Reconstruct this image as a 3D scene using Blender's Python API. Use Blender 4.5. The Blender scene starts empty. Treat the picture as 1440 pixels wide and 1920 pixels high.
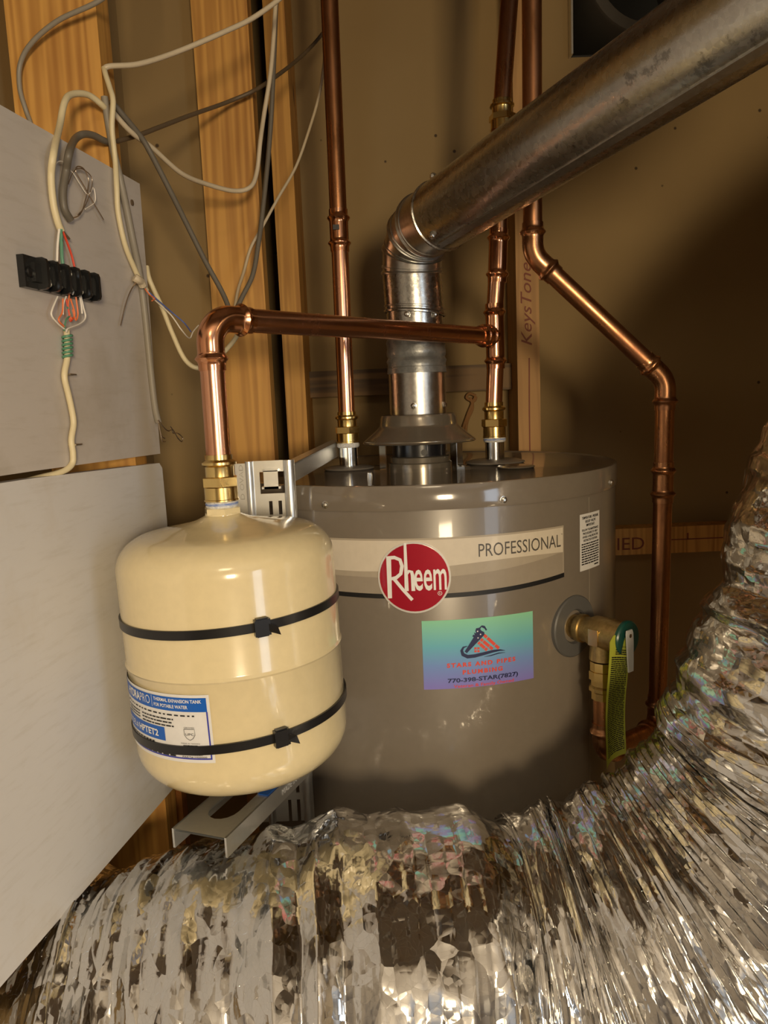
import bpy, math, random
import numpy as np
from mathutils import Vector, Matrix

random.seed(7)
rng = np.random.default_rng(7)
S = bpy.context.scene
COL = S.collection
R = math.radians
ZC = 1.55                       # eye height; all building coordinates below are relative to it
FPX = 1443.0
PITCH, ROLL = R(8.15), R(-2.4)

# ------------------------------------------------------------------ camera
FW = np.array([0, math.cos(PITCH), -math.sin(PITCH)])
UP0 = np.array([0, math.sin(PITCH), math.cos(PITCH)])
RT0 = np.array([1.0, 0, 0])
RT = math.cos(ROLL) * RT0 + math.sin(ROLL) * UP0
UPV = -math.sin(ROLL) * RT0 + math.cos(ROLL) * UP0
cam = bpy.data.cameras.new('camera')
cam.sensor_fit = 'VERTICAL'
cam.sensor_height = 24.0
cam.lens = FPX / 1920 * 24.0
cam.clip_start = 0.02
cam_o = bpy.data.objects.new('camera', cam)
COL.objects.link(cam_o)
m = Matrix.Identity(4)
for i in range(3):
    m[i][0] = RT[i]; m[i][1] = UPV[i]; m[i][2] = -FW[i]
m[2][3] = ZC
cam_o.matrix_world = m
S.camera = cam_o

# ------------------------------------------------------------------ world, lights, exposure
w = bpy.data.worlds.new('world'); S.world = w; w.use_nodes = True
w.node_tree.nodes['Background'].inputs[0].default_value = (0.9, 0.95, 1.0, 1)
w.node_tree.nodes['Background'].inputs[1].default_value = 0.3
S.view_settings.view_transform = 'Standard'
S.view_settings.look = 'None'
S.view_settings.gamma = 1.0
S.view_settings.exposure = 0.08

def area(name, loc, target, size, size_y, power, col):
    l = bpy.data.lights.new(name, 'AREA'); l.shape = 'RECTANGLE'
    l.size = size; l.size_y = size_y; l.energy = power; l.color = col
    o = bpy.data.objects.new(name, l); COL.objects.link(o)
    o.location = (loc[0], loc[1], loc[2] + ZC)
    d = Vector(target) - Vector(loc)
    o.rotation_euler = d.to_track_quat('-Z', 'Y').to_euler()
    return o
# the room behind the camera: a lamp at about eye height on the right, the ceiling lamp, and the daylit window
area('room_lamp_right_offscreen', (0.40, -1.50, 0.08), (0.0, 0.6, -0.1), 0.30, 0.30, 24, (1.0, 0.78, 0.49))
area('ceiling_lamp_behind_offscreen', (0.10, -1.10, 0.90), (0.10, -1.10, -0.5), 0.40, 0.40, 6, (1.0, 0.80, 0.52))
area('window_right_offscreen', (1.66, -1.5, 0.0), (0.0, -1.5, 0.0), 0.70, 1.10, 12, (0.70, 0.84, 1.0))

# ------------------------------------------------------------------ helpers
def ray(x, y):
    return FW + RT * (x - 720) / FPX - UPV * (y - 960) / FPX
def at(x, y, Y):
    d = ray(x, y); return d * (Y / d[1])
V3 = lambda *a: np.array(a, float)
def unit(v): return v / np.linalg.norm(v)

def tag(o, label=None, cat=None, group=None, kind=None):
    if label: o['label'] = label
    if cat: o['category'] = cat
    if group: o['group'] = group
    if kind: o['kind'] = kind
    return o
def thing(name, loc, label, cat, group=None, kind=None):
    o = bpy.data.objects.new(name, None); COL.objects.link(o)
    o.empty_display_size = 0.05
    o.location = (loc[0], loc[1], loc[2] + ZC)
    return tag(o, label, cat, group, kind)
def wloc(o):
    v = Vector(o.location)
    p = o.parent
    while p:
        v = v + Vector(p.location); p = p.parent
    return v
def link(o, parent):
    COL.objects.link(o)
    if parent is not None:
        o.parent = parent
        pl = wloc(parent) if not parent.get('_world') else Vector((0, 0, 0))
        o.location = Vector(o.location) - pl
def mk(name, v, f, mat, parent=None, smooth=True, angle=35):
    """one mesh object; v in eye-relative coordinates"""
    v = np.asarray(v, float).reshape(-1, 3)
    c = (v.min(0) + v.max(0)) / 2; c[2] = v[:, 2].min()
    me = bpy.data.meshes.new(name)
    me.from_pydata((v - c).tolist(), [], [list(map(int, q)) for q in f])
    me.validate()
    if smooth:
        me.polygons.foreach_set('use_smooth', [True] * len(me.polygons))
        me.set_sharp_from_angle(angle=R(angle))
    me.materials.append(mat)
    o = bpy.data.objects.new(name, me)
    o.location = (c[0], c[1], c[2] + ZC)
    link(o, parent)
    return o

class MB:
    def __init__(s): s.v = []; s.f = []; s.n = 0
    def add(s, v, f):
        v = np.asarray(v, float).reshape(-1, 3)
        s.v.append(v); s.f += [[i + s.n for i in q] for q in f]; s.n += len(v); return s
    def box(s, a, b, M=None):
        x0, y0, z0 = np.minimum(a, b); x1, y1, z1 = np.maximum(a, b)
        v = np.array([(x0,y0,z0),(x1,y0,z0),(x1,y1,z0),(x0,y1,z0),(x0,y0,z1),(x1,y0,z1),(x1,y1,z1),(x0,y1,z1)])
        if M is not None: v = np.array([M(*p) for p in v])
        return s.add(v, [(3,2,1,0),(4,5,6,7),(0,1,5,4),(1,2,6,5),(2,3,7,6),(3,0,4,7)])
    def obox(s, o, ax, ay, az):
        """box from corner o with three edge vectors"""
        v = [o, o+ax, o+ax+ay, o+ay, o+az, o+ax+az, o+ax+ay+az, o+ay+az]
        return s.add(v, [(3,2,1,0),(4,5,6,7),(0,1,5,4),(1,2,6,5),(2,3,7,6),(3,0,4,7)])
    def build(s, name, mat, parent=None, smooth=True, angle=35):
        return mk(name, np.concatenate(s.v), s.f, mat, parent, smooth, angle)

def frames(p):
    t = np.gradient(p, axis=0); t /= np.linalg.norm(t, axis=1)[:, None]
    a = np.cross(t[0], [0, 0, 1.0])
    if np.linalg.norm(a) < 1e-3: a = np.cross(t[0], [0, 1.0, 0])
    n = [unit(a)]
    for i in range(1, len(p)):
        q = n[-1] - t[i] * (n[-1] @ t[i]); n.append(unit(q))
    n = np.array(n); b = np.cross(t, n); return t, n, b
def sweep(p, rad, seg=20, caps=True):
    p = np.asarray(p, float); N = len(p)
    rad = np.broadcast_to(np.asarray(rad, float), (N,))
    t, n, b = frames(p)
    a = np.linspace(0, 2 * math.pi, seg, endpoint=False)
    v = p[:, None] + rad[:, None, None] * (np.cos(a)[None, :, None] * n[:, None] + np.sin(a)[None, :, None] * b[:, None])
    f = []
    for i in range(N - 1):
        for j in range(seg):
            k = (j + 1) % seg
            f.append((i*seg+j, (i+1)*seg+j, (i+1)*seg+k, i*seg+k))
    if caps:
        f.append(list(range(seg))); f.append([ (N-1)*seg + j for j in range(seg-1, -1, -1)])
    return v.reshape(-1, 3), f
def lathe(A, B, prof, seg=32, caps=True, phase=0.0):
    """profile [(distance from A towards B, radius)]"""
    A = np.asarray(A, float); B = np.asarray(B, float); d = unit(B - A)
    n = np.cross(d, [0, 1.0, 0])
    if np.linalg.norm(n) < 1e-3: n = np.cross(d, [1.0, 0, 0])
    n = unit(n); b = np.cross(d, n)
    a = np.linspace(0, 2 * math.pi, seg, endpoint=False) + phase
    v = []
    for s_, r_ in prof:
        v.append(A + d * s_ + max(r_, 1e-5) * (np.cos(a)[:, None] * n + np.sin(a)[:, None] * b))
    N = len(prof); f = []
    for i in range(N - 1):
        for j in range(seg):
            k = (j + 1) % seg
            f.append((i*seg+j, i*seg+k, (i+1)*seg+k, (i+1)*seg+j))
    if caps:
        f.append(list(range(seg-1, -1, -1))); f.append([(N-1)*seg + j for j in range(seg)])
    return np.concatenate(v), f
def fillet(pts, rad, n=8):
    pts = [np.asarray(p, float) for p in pts]; out = [pts[0]]
    for i in range(1, len(pts) - 1):
        p0, p1, p2 = pts[i-1], pts[i], pts[i+1]
        a, b = unit(p0 - p1), unit(p2 - p1)
        ang = math.acos(max(-1, min(1, a @ b)))
        d = min(rad / math.tan(ang / 2), 0.49*np.linalg.norm(p0-p1), 0.49*np.linalg.norm(p2-p1)); r_ = d * math.tan(ang / 2)
        bis = unit(a + b); c = p1 + bis * (r_ / math.sin(ang / 2))
        e0, e1 = p1 + a*d - c, p1 + b*d - c
        th = math.acos(max(-1, min(1, unit(e0) @ unit(e1))))
        for k in range(n + 1):
            u = k / n
            out.append(c + (math.sin((1-u)*th)*e0 + math.sin(u*th)*e1) / math.sin(th))
    out.append(pts[-1]); return np.array(out)
def resample(p, step):
    p = np.asarray(p, float); L = np.r_[0, np.cumsum(np.linalg.norm(np.diff(p, axis=0), axis=1))]
    n = max(2, int(L[-1] / step) + 1); s_ = np.linspace(0, L[-1], n)
    return np.stack([np.interp(s_, L, p[:, i]) for i in range(3)], 1), s_
def spline(pts, n=12):
    p = np.asarray(pts, float); p = np.vstack([2*p[0]-p[1], p, 2*p[-1]-p[-2]]); out = []
    for i in range(1, len(p) - 2):
        for k in range(n):
            t = k / n; a, b, c, d = p[i-1], p[i], p[i+1], p[i+2]
            out.append(0.5*((2*b) + (-a+c)*t + (2*a-5*b+4*c-d)*t*t + (-a+3*b-3*c+d)*t**3))
    out.append(p[-2]); return np.array(out)

# ------------------------------------------------------------------ materials
def newmat(name):
    mt = bpy.data.materials.new(name); mt.use_nodes = True
    nt = mt.node_tree; return mt, nt, nt.nodes['Principled BSDF']
def N(nt, typ, **kw):
    n = nt.nodes.new(typ)
    for k, v_ in kw.items():
        if hasattr(n, k) and k not in n.inputs: setattr(n, k, v_)
        else: n.inputs[k].default_value = v_
    return n
def coords(nt, scale=(1, 1, 1), rot=(0, 0, 0), kind='Object'):
    tc = N(nt, 'ShaderNodeTexCoord'); mp = N(nt, 'ShaderNodeMapping')
    mp.inputs['Scale'].default_value = scale; mp.inputs['Rotation'].default_value = rot
    nt.links.new(tc.outputs[kind], mp.inputs[0]); return mp.outputs[0]
def ramp(nt, fac, stops):
    r_ = N(nt, 'ShaderNodeValToRGB'); e = r_.color_ramp.elements
    while len(e) < len(stops): e.new(0.5)
    for el, (p, c) in zip(e, stops):
        el.position = p; el.color = (*c, 1) if len(c) == 3 else c
    nt.links.new(fac, r_.inputs[0]); return r_.outputs[0]
def bump(nt, b, height, strength=0.3, dist=0.001):
    n = N(nt, 'ShaderNodeBump'); n.inputs['Strength'].default_value = strength; n.inputs['Distance'].default_value = dist
    nt.links.new(height, n.inputs['Height']); nt.links.new(n.outputs[0], b.inputs['Normal'])
def noise(nt, vec, scale, detail=4, rough=0.55, dist=0.0):
    n = N(nt, 'ShaderNodeTexNoise'); n.inputs['Scale'].default_value = scale; n.inputs['Detail'].default_value = detail
    n.inputs['Roughness'].default_value = rough; n.inputs['Distortion'].default_value = dist
    nt.links.new(vec, n.inputs['Vector']); return n.outputs['Fac']
def plain(name, col, rough=0.5, metal=0.0, coat=0.0, bsc=0, bst=0.1):
    mt, nt, b = newmat(name)
    b.inputs['Base Color'].default_value = (*col, 1); b.inputs['Roughness'].default_value = rough
    b.inputs['Metallic'].default_value = metal; b.inputs['Coat Weight'].default_value = coat
    b.inputs['Coat Roughness'].default_value = 0.05
    vec = coords(nt); f = noise(nt, vec, bsc or 120, 3)
    c = ramp(nt, f, [(0.3, tuple(x*0.97 for x in col)), (0.7, tuple(min(1, x*1.02) for x in col))])
    nt.links.new(c, b.inputs['Base Color'])
    if bsc: bump(nt, b, f, bst, 0.001)
    return mt
def two(name, c1, c2, scale, rough, metal=0.0, stops=(0.4, 0.6), bst=0.0, aniso=(1, 1, 1), rr=None, dist=0.0, detail=5):
    mt, nt, b = newmat(name); b.inputs['Metallic'].default_value = metal; b.inputs['Roughness'].default_value = rough
    vec = coords(nt, aniso); f = noise(nt, vec, scale, detail, 0.6, dist)
    nt.links.new(ramp(nt, f, [(stops[0], c1), (stops[1], c2)]), b.inputs['Base Color'])
    if rr: nt.links.new(ramp(nt, f, [(stops[0], (rr[0],)*3), (stops[1], (rr[1],)*3)]), b.inputs['Roughness'])
    if bst: bump(nt, b, f, bst, 0.002)
    return mt
def wood(name, c1, c2, knot=True, axis='Z'):
    mt, nt, b = newmat(name); b.inputs['Roughness'].default_value = 0.6
    sc = {'Z': (1, 1, 0.045), 'X': (0.045, 1, 1)}[axis]
    vec = coords(nt, sc)
    wv = N(nt, 'ShaderNodeTexWave', wave_type='BANDS', bands_direction='X' if axis == 'Z' else 'Z')
    wv.inputs['Scale'].default_value = 22; wv.inputs['Distortion'].default_value = 20; wv.inputs['Detail'].default_value = 3
    wv.inputs['Detail Scale'].default_value = 1.2
    nt.links.new(vec, wv.inputs['Vector'])
    big = noise(nt, coords(nt, (1, 1, 0.25) if axis == 'Z' else (0.25, 1, 1)), 14, 3)
    mx = N(nt, 'ShaderNodeMix', data_type='FLOAT'); mx.inputs[0].default_value = 0.74
    nt.links.new(wv.outputs['Fac'], mx.inputs[2]); nt.links.new(big, mx.inputs[3])
    col = ramp(nt, mx.outputs[0], [(0.25, c2), (0.6, c1)])
    if knot:
        vo = N(nt, 'ShaderNodeTexVoronoi'); vo.inputs['Scale'].default_value = 6.5
        nt.links.new(coords(nt, (1, 1, 0.6)), vo.inputs['Vector'])
        kf = ramp(nt, vo.outputs['Distance'], [(0.035, (1, 1, 1)), (0.085, (0, 0, 0))])
        m2 = N(nt, 'ShaderNodeMix', data_type='RGBA'); nt.links.new(kf, m2.inputs[0])
        nt.links.new(col, m2.inputs[6]); m2.inputs[7].default_value = (c2[0]*0.35, c2[1]*0.28, c2[2]*0.25, 1)
        col = m2.outputs[2]
    nt.links.new(col, b.inputs['Base Color']); bump(nt, b, mx.outputs[0], 0.12, 0.001)
    return mt
def galvanised(name, col=(0.62, 0.62, 0.6), rough=0.3, scale=70, blot=0.0):
    mt, nt, b = newmat(name); b.inputs['Metallic'].default_value = 1
    vec = coords(nt); vo = N(nt, 'ShaderNodeTexVoronoi'); vo.inputs['Scale'].default_value = scale
    nt.links.new(vec, vo.inputs['Vector'])
    sep = N(nt, 'ShaderNodeSeparateColor'); nt.links.new(vo.outputs['Color'], sep.inputs[0])
    c = ramp(nt, sep.outputs[0], [(0, tuple(x*0.90 for x in col)), (1, tuple(min(1, x*1.06) for x in col))])
    nt.links.new(ramp(nt, sep.outputs[1], [(0, (rough*0.88,)*3), (1, (rough*1.12,)*3)]), b.inputs['Roughness'])
    nf = noise(nt, vec, 26, 6, 0.7)
    if blot:
        k = ramp(nt, nf, [(0.60, (0, 0, 0)), (0.64, (1, 1, 1))])
        mx = N(nt, 'ShaderNodeMix', data_type='RGBA'); nt.links.new(k, mx.inputs[0]); nt.links.new(c, mx.inputs[6])
        mx.inputs[7].default_value = (0.33, 0.32, 0.3, 1); c = mx.outputs[2]
    nt.links.new(c, b.inputs['Base Color']); bump(nt, b, nf, 0.025 + 0.19*bool(blot), 0.002)
    return mt
def copper(name, c1, c2, rough, oxid=0.5):
    mt, nt, b = newmat(name); b.inputs['Metallic'].default_value = 1
    vec = coords(nt, (1, 1, 0.35)); f = noise(nt, vec, 38, 6, 0.65, 0.4)
    nt.links.new(ramp(nt, f, [(oxid-0.12, c1), (oxid+0.14, c2)]), b.inputs['Base Color'])
    nt.links.new(ramp(nt, f, [(0.35, (rough,)*3), (0.7, (rough*1.9,)*3)]), b.inputs['Roughness'])
    return mt

M = {}
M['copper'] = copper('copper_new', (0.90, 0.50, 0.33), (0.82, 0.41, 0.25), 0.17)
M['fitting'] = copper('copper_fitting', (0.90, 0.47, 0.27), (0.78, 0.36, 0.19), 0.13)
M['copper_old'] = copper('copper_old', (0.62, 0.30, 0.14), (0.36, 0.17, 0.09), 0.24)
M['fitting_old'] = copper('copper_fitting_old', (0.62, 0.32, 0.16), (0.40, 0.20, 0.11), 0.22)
M['brass'] = copper('brass', (0.86, 0.66, 0.28), (0.78, 0.56, 0.22), 0.16)
M['brass_cast'] = two('brass_cast', (0.62, 0.47, 0.22), (0.50, 0.37, 0.17), 200, 0.38, 1.0, bst=0.1)
M['steel'] = plain('steel_nipple', (0.72, 0.72, 0.70), 0.16, 1)
M['galv'] = galvanised('galvanised_vent', (0.56, 0.56, 0.54), 0.32, 260)
M['galv_worn'] = galvanised('galvanised_vent_worn', (0.58, 0.57, 0.54), 0.27, 230, 1.0)
M['galv_plate'] = plain('galvanised_bracket', (0.80, 0.81, 0.80), 0.30, 0.85)
M['tape_grey'] = two('foil_tape_grey', (0.22, 0.23, 0.23), (0.34, 0.35, 0.35), 60, 0.4, 0.6, bst=0.5)
M['heater'] = plain('heater_paint', (0.205, 0.175, 0.142), 0.30, 0, 0.35)
M['heater_top'] = plain('heater_top_paint', (0.205, 0.175, 0.142), 0.12, 0, 0.5)
M['hood'] = plain('hood_metal', (0.25, 0.22, 0.18), 0.24, 0.55, 0.4)
M['boss'] = plain('boss_plastic', (0.17, 0.15, 0.13), 0.35)
M['black_metal'] = plain('black_flue_ring', (0.012, 0.013, 0.018), 0.28, 0, 0.5)
M['grommet'] = plain('grommet_grey', (0.11, 0.11, 0.11), 0.45)
M['tank'] = plain('tank_paint', (0.82, 0.70, 0.43), 0.17, 0, 0.6)
M['black_plastic'] = plain('black_plastic', (0.012, 0.012, 0.013), 0.3)
M['black_block'] = plain('black_bakelite', (0.012, 0.012, 0.012), 0.22)
M['tape_white'] = two('thread_tape_white', (0.86, 0.86, 0.84), (0.6, 0.62, 0.66), 300, 0.5, bst=0.3)
M['tape_blue'] = two('thread_sealant_blue', (0.15, 0.25, 0.65), (0.5, 0.58, 0.8), 200, 0.4, bst=0.3, aniso=(1, 1, 4))
M['screw'] = plain('zinc_screw', (0.75, 0.75, 0.72), 0.25, 1)
M['paper'] = plain('label_white', (0.82, 0.82, 0.82), 0.35)
M['ink'] = plain('ink_black', (0.012, 0.012, 0.014), 0.45)
M['ink_grey'] = plain('ink_grey', (0.10, 0.09, 0.08), 0.4)
M['ink_white'] = plain('ink_white', (0.88, 0.88, 0.88), 0.4)
M['label_blue'] = plain('label_blue', (0.008, 0.12, 0.56), 0.35)
M['label_navy'] = plain('label_navy', (0.05, 0.06, 0.42), 0.35)
M['band_cream'] = plain('band_cream', (0.72, 0.65, 0.54), 0.22, 0, 0.4)
M['band_tan'] = plain('band_tan', (0.46, 0.40, 0.32), 0.25, 0, 0.4)
M['band_taupe'] = plain('band_taupe', (0.36, 0.31, 0.25), 0.25, 0, 0.4)
M['band_edge'] = plain('band_edge', (0.30, 0.26, 0.21), 0.3)
M['red'] = plain('badge_red', (0.50, 0.010, 0.035), 0.22, 0.35, 0.6)
M['chrome'] = plain('badge_chrome', (0.85, 0.83, 0.80), 0.22, 0.3)
M['logo_navy'] = plain('logo_navy', (0.018, 0.025, 0.10), 0.4)
M['logo_red'] = plain('logo_red', (0.80, 0.09, 0.06), 0.4)
M['lever'] = plain('lever_white', (0.72, 0.74, 0.74), 0.3)
M['cap_green'] = plain('cap_green', (0.010, 0.075, 0.060), 0.3)
M['valve_tag'] = plain('tag_yellow_green', (0.46, 0.50, 0.06), 0.35)
M['cable_white'] = plain('cable_white', (0.66, 0.56, 0.40), 0.42)
M['cable_cream'] = plain('cable_cream', (0.76, 0.66, 0.42), 0.42)
M['cable_grey'] = plain('cable_grey', (0.16, 0.14, 0.11), 0.45)
M['cable_mid'] = plain('cable_midgrey', (0.30, 0.27, 0.22), 0.45)
M['cable_brown'] = plain('cable_brown', (0.14, 0.10, 0.06), 0.5)
M['wire_red'] = plain('wire_red', (0.70, 0.07, 0.03), 0.4)
M['wire_orange'] = plain('wire_orange', (0.85, 0.22, 0.08), 0.4)
M['wire_white'] = plain('wire_white', (0.85, 0.80, 0.72), 0.4)
M['wire_green'] = plain('wire_green', (0.10, 0.28, 0.17), 0.4)
M['wire_blue'] = plain('wire_blue', (0.10, 0.16, 0.50), 0.4)
M['wire_bare'] = plain('wire_bare', (0.55, 0.45, 0.35), 0.3, 0.9)
M['staple'] = plain('staple_steel', (0.7, 0.66, 0.58), 0.3, 1)
M['stud'] = wood('pine_stud', (0.68, 0.36, 0.085), (0.42, 0.19, 0.04))
M['stud_pale'] = wood('pine_stud_pale', (0.50, 0.28, 0.10), (0.38, 0.20, 0.07), knot=False)
M['brace'] = wood('brace_wood', (0.20, 0.11, 0.035), (0.05, 0.025, 0.008), knot=False, axis='X')
M['plate_wood'] = two('stained_plank', (0.30, 0.10, 0.02), (0.44, 0.18, 0.04), 16, 0.5, aniso=(0.3, 1, 1))
M['marker'] = plain('marker_brown', (0.22, 0.05, 0.02), 0.6)
M['twine'] = plain('twine', (0.28, 0.14, 0.05), 0.8, bsc=300, bst=0.4)
M['recess_shade'] = plain('recess_shade_black', (0.03, 0.03, 0.03), 0.8)  # near-black colour stands in for the shade inside the unlit register hole
M['soot'] = plain('duct_grey', (0.10, 0.09, 0.075), 0.6)

def drywall_back():
    mt, nt, b = newmat('gypsum_paper_brown'); b.inputs['Roughness'].default_value = 0.75
    vec = coords(nt)
    f = noise(nt, vec, 3.2, 4, 0.5)
    c = ramp(nt, f, [(0.3, (0.28, 0.185, 0.075)), (0.7, (0.33, 0.228, 0.098))])
    vo = N(nt, 'ShaderNodeTexVoronoi'); vo.inputs['Scale'].default_value = 17
    nt.links.new(vec, vo.inputs['Vector'])
    sp = ramp(nt, vo.outputs['Distance'], [(0.035, (1, 1, 1)), (0.055, (0, 0, 0))])
    mx = N(nt, 'ShaderNodeMix', data_type='RGBA'); nt.links.new(sp, mx.inputs[0]); nt.links.new(c, mx.inputs[6])
    mx.inputs[7].default_value = (0.06, 0.035, 0.015, 1)
    nt.links.new(mx.outputs[2], b.inputs['Base Color'])
    bump(nt, b, noise(nt, vec, 180, 3), 0.06, 0.001); return mt
M['gypsum'] = drywall_back()
def panel_paint(name, c, warm):
    mt, nt, b = newmat(name); b.inputs['Roughness'].default_value = 0.62
    vec = coords(nt)
    f = noise(nt, vec, 9, 5, 0.6); g = noise(nt, coords(nt, (1, 1, 8)), 22, 6, 0.65)
    k1 = ramp(nt, f, [(0.52, c), (0.72, warm)])
    k2 = ramp(nt, g, [(0.30, (0.86, 0.84, 0.80)), (0.48, (1, 1, 1))])
    mx = N(nt, 'ShaderNodeMix', data_type='RGBA', blend_type='MULTIPLY'); mx.inputs[0].default_value = 0.5
    nt.links.new(k1, mx.inputs[6]); nt.links.new(k2, mx.inputs[7])
    nt.links.new(mx.outputs[2], b.inputs['Base Color'])
    bump(nt, b, noise(nt, vec, 90, 5), 0.15, 0.001); return mt
M['panel_up'] = panel_paint('panel_upper_paint', (0.60, 0.555, 0.515), (0.50, 0.45, 0.385))
M['panel_low'] = panel_paint('panel_lower_paint', (0.72, 0.71, 0.71), (0.66, 0.62, 0.57))
M['hall_wall'] = plain('hall_wall_paint', (0.52, 0.47, 0.40), 0.7, bsc=90, bst=0.05)
M['hall_floor'] = two('hall_floor_wood', (0.24, 0.15, 0.08), (0.34, 0.22, 0.13), 10, 0.45, aniso=(6, 1, 1))
M['ceiling'] = plain('ceiling_paint', (0.75, 0.73, 0.70), 0.8, bsc=60, bst=0.1)
def foil():
    mt, nt, b = newmat('crinkled_foil'); b.inputs['Metallic'].default_value = 1
    b.inputs['Base Color'].default_value = (0.76, 0.75, 0.73, 1); b.inputs['Roughness'].default_value = 0.13
    b.inputs['Coat Weight'].default_value = 0.5; b.inputs['Coat Roughness'].default_value = 0.08
    h = None
    for (su, sv), amp, rnd in (((50, 22), 1.25, 0.95), ((110, 62), 0.70, 1.0), ((330, 200), 0.07, 1.0)):
        vec = coords(nt, (su, sv, 1), kind='UV')
        nd = N(nt, 'ShaderNodeTexNoise'); nd.inputs['Scale'].default_value = 0.45; nd.inputs['Detail'].default_value = 1
        nt.links.new(vec, nd.inputs['Vector'])
        ad = N(nt, 'ShaderNodeMix', data_type='RGBA', blend_type='LINEAR_LIGHT'); ad.inputs[0].default_value = 0.9
        nt.links.new(vec, ad.inputs[6]); nt.links.new(nd.outputs['Color'], ad.inputs[7])
        vo = N(nt, 'ShaderNodeTexVoronoi', feature='F1', voronoi_dimensions='2D'); vo.inputs['Scale'].default_value = 1.0; vo.inputs['Randomness'].default_value = rnd
        nt.links.new(ad.outputs[2], vo.inputs['Vector'])
        df = N(nt, 'ShaderNodeVectorMath', operation='SUBTRACT'); nt.links.new(ad.outputs[2], df.inputs[0]); nt.links.new(vo.outputs['Position'], df.inputs[1])
        cs = N(nt, 'ShaderNodeVectorMath', operation='SUBTRACT'); nt.links.new(vo.outputs['Color'], cs.inputs[0]); cs.inputs[1].default_value = (0.5, 0.5, 0.5)
        dt = N(nt, 'ShaderNodeVectorMath', operation='DOT_PRODUCT'); nt.links.new(df.outputs[0], dt.inputs[0]); nt.links.new(cs.outputs[0], dt.inputs[1])
        mu = N(nt, 'ShaderNodeMath', operation='MULTIPLY'); mu.inputs[1].default_value = amp
        nt.links.new(dt.outputs['Value'], mu.inputs[0])
        if h is None: h = mu.outputs[0]
        else:
            s_ = N(nt, 'ShaderNodeMath', operation='ADD'); nt.links.new(h, s_.inputs[0]); nt.links.new(mu.outputs[0], s_.inputs[1]); h = s_.outputs[0]
    bump(nt, b, h, 1.0, 0.0055)
    return mt
M['foil'] = foil()
def bc_gradient():
    mt, nt, b = newmat('sticker_teal_violet'); b.inputs['Roughness'].default_value = 0.3
    tc = N(nt, 'ShaderNodeTexCoord'); sp = N(nt, 'ShaderNodeSeparateXYZ'); nt.links.new(tc.outputs['Generated'], sp.inputs[0])
    nt.links.new(ramp(nt, sp.outputs[2], [(0.0, (0.26, 0.22, 0.66)), (0.35, (0.20, 0.34, 0.72)), (0.62, (0.17, 0.52, 0.66)), (1.0, (0.30, 0.70, 0.46))]), b.inputs['Base Color'])
    return mt
M['card'] = bc_gradient()

# ------------------------------------------------------------------ flat print on curved or flat surfaces
def text_verts(body, bold=0.0, shear=0.0, spacing=1.0):
    cu = bpy.data.curves.new('lettering_tmp', 'FONT'); cu.body = body; cu.size = 1.0; cu.offset = bold; cu.shear = shear
    cu.space_character = spacing; cu.resolution_u = 3
    ob = bpy.data.objects.new('lettering_tmp', cu); COL.objects.link(ob)
    bpy.context.view_layer.update()
    me = bpy.data.meshes.new_from_object(ob.evaluated_get(bpy.context.evaluated_depsgraph_get()))
    v = np.array([x.co[:] for x in me.vertices]); f = [list(p.vertices) for p in me.polygons]
    bpy.data.objects.remove(ob); bpy.data.curves.remove(cu); bpy.data.meshes.remove(me)
    return v[:, :2], f
def fit_text(body, box, **kw):
    """stretch the letters into box (x0,x1,y0,y1)"""
    v, f = text_verts(body, **kw); x0, x1, y0, y1 = box
    mn, mx = v.min(0), v.max(0)
    v = (v - mn) / (mx - mn) * [x1 - x0, y1 - y0] + [x0, y0]
    return v, f
class Print:
    def __init__(s, mapper): s.m = mapper; s.b = MB()
    def flat(s, v2, f): s.b.add([s.m(*p) for p in v2], f); return s
    def text(s, body, box, **kw): return s.flat(*fit_text(body, box, **kw))
    def rect(s, x0, x1, y0, y1, n=1):
        xs = np.linspace(x0, x1, n + 1); v = [(x, y0) for x in xs] + [(x, y1) for x in xs]
        return s.flat(v, [(i, i+1, n+2+i, n+1+i) for i in range(n)])
    def poly(s, pts): return s.flat(pts, [list(range(len(pts)))])
    def strip(s, lower, upper):
        n = len(lower); return s.flat(list(lower) + list(upper), [(i, i+1, n+i+1, n+i) for i in range(n-1)])
    def stroke(s, pts, wd):
        pts = np.asarray(pts, float); t = np.gradient(pts, axis=0); t /= np.linalg.norm(t, axis=1)[:, None]
        n = np.stack([-t[:, 1], t[:, 0]], 1); wd = np.broadcast_to(np.asarray(wd, float), (len(pts),))
        return s.strip(pts - n * wd[:, None] / 2, pts + n * wd[:, None] / 2)
    def dashes(s, x0, x1, y0, y1, rows, fill=0.5, wmin=0.06, wmax=0.2):
        h = (y1 - y0) / rows; W_ = x1 - x0
        for i in range(rows):
            y = y1 - (i + 1) * h + h * (1 - fill) / 2; x = x0
            while x < x1 - 0.03 * W_:
                w_ = min(W_ * random.uniform(wmin, wmax), x1 - x)
                s.rect(x, x + w_, y, y + h * fill); x += w_ + W_ * 0.022
        return s
    def build(s, name, mat, parent): return s.b.build(name, mat, parent, smooth=False)

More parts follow.
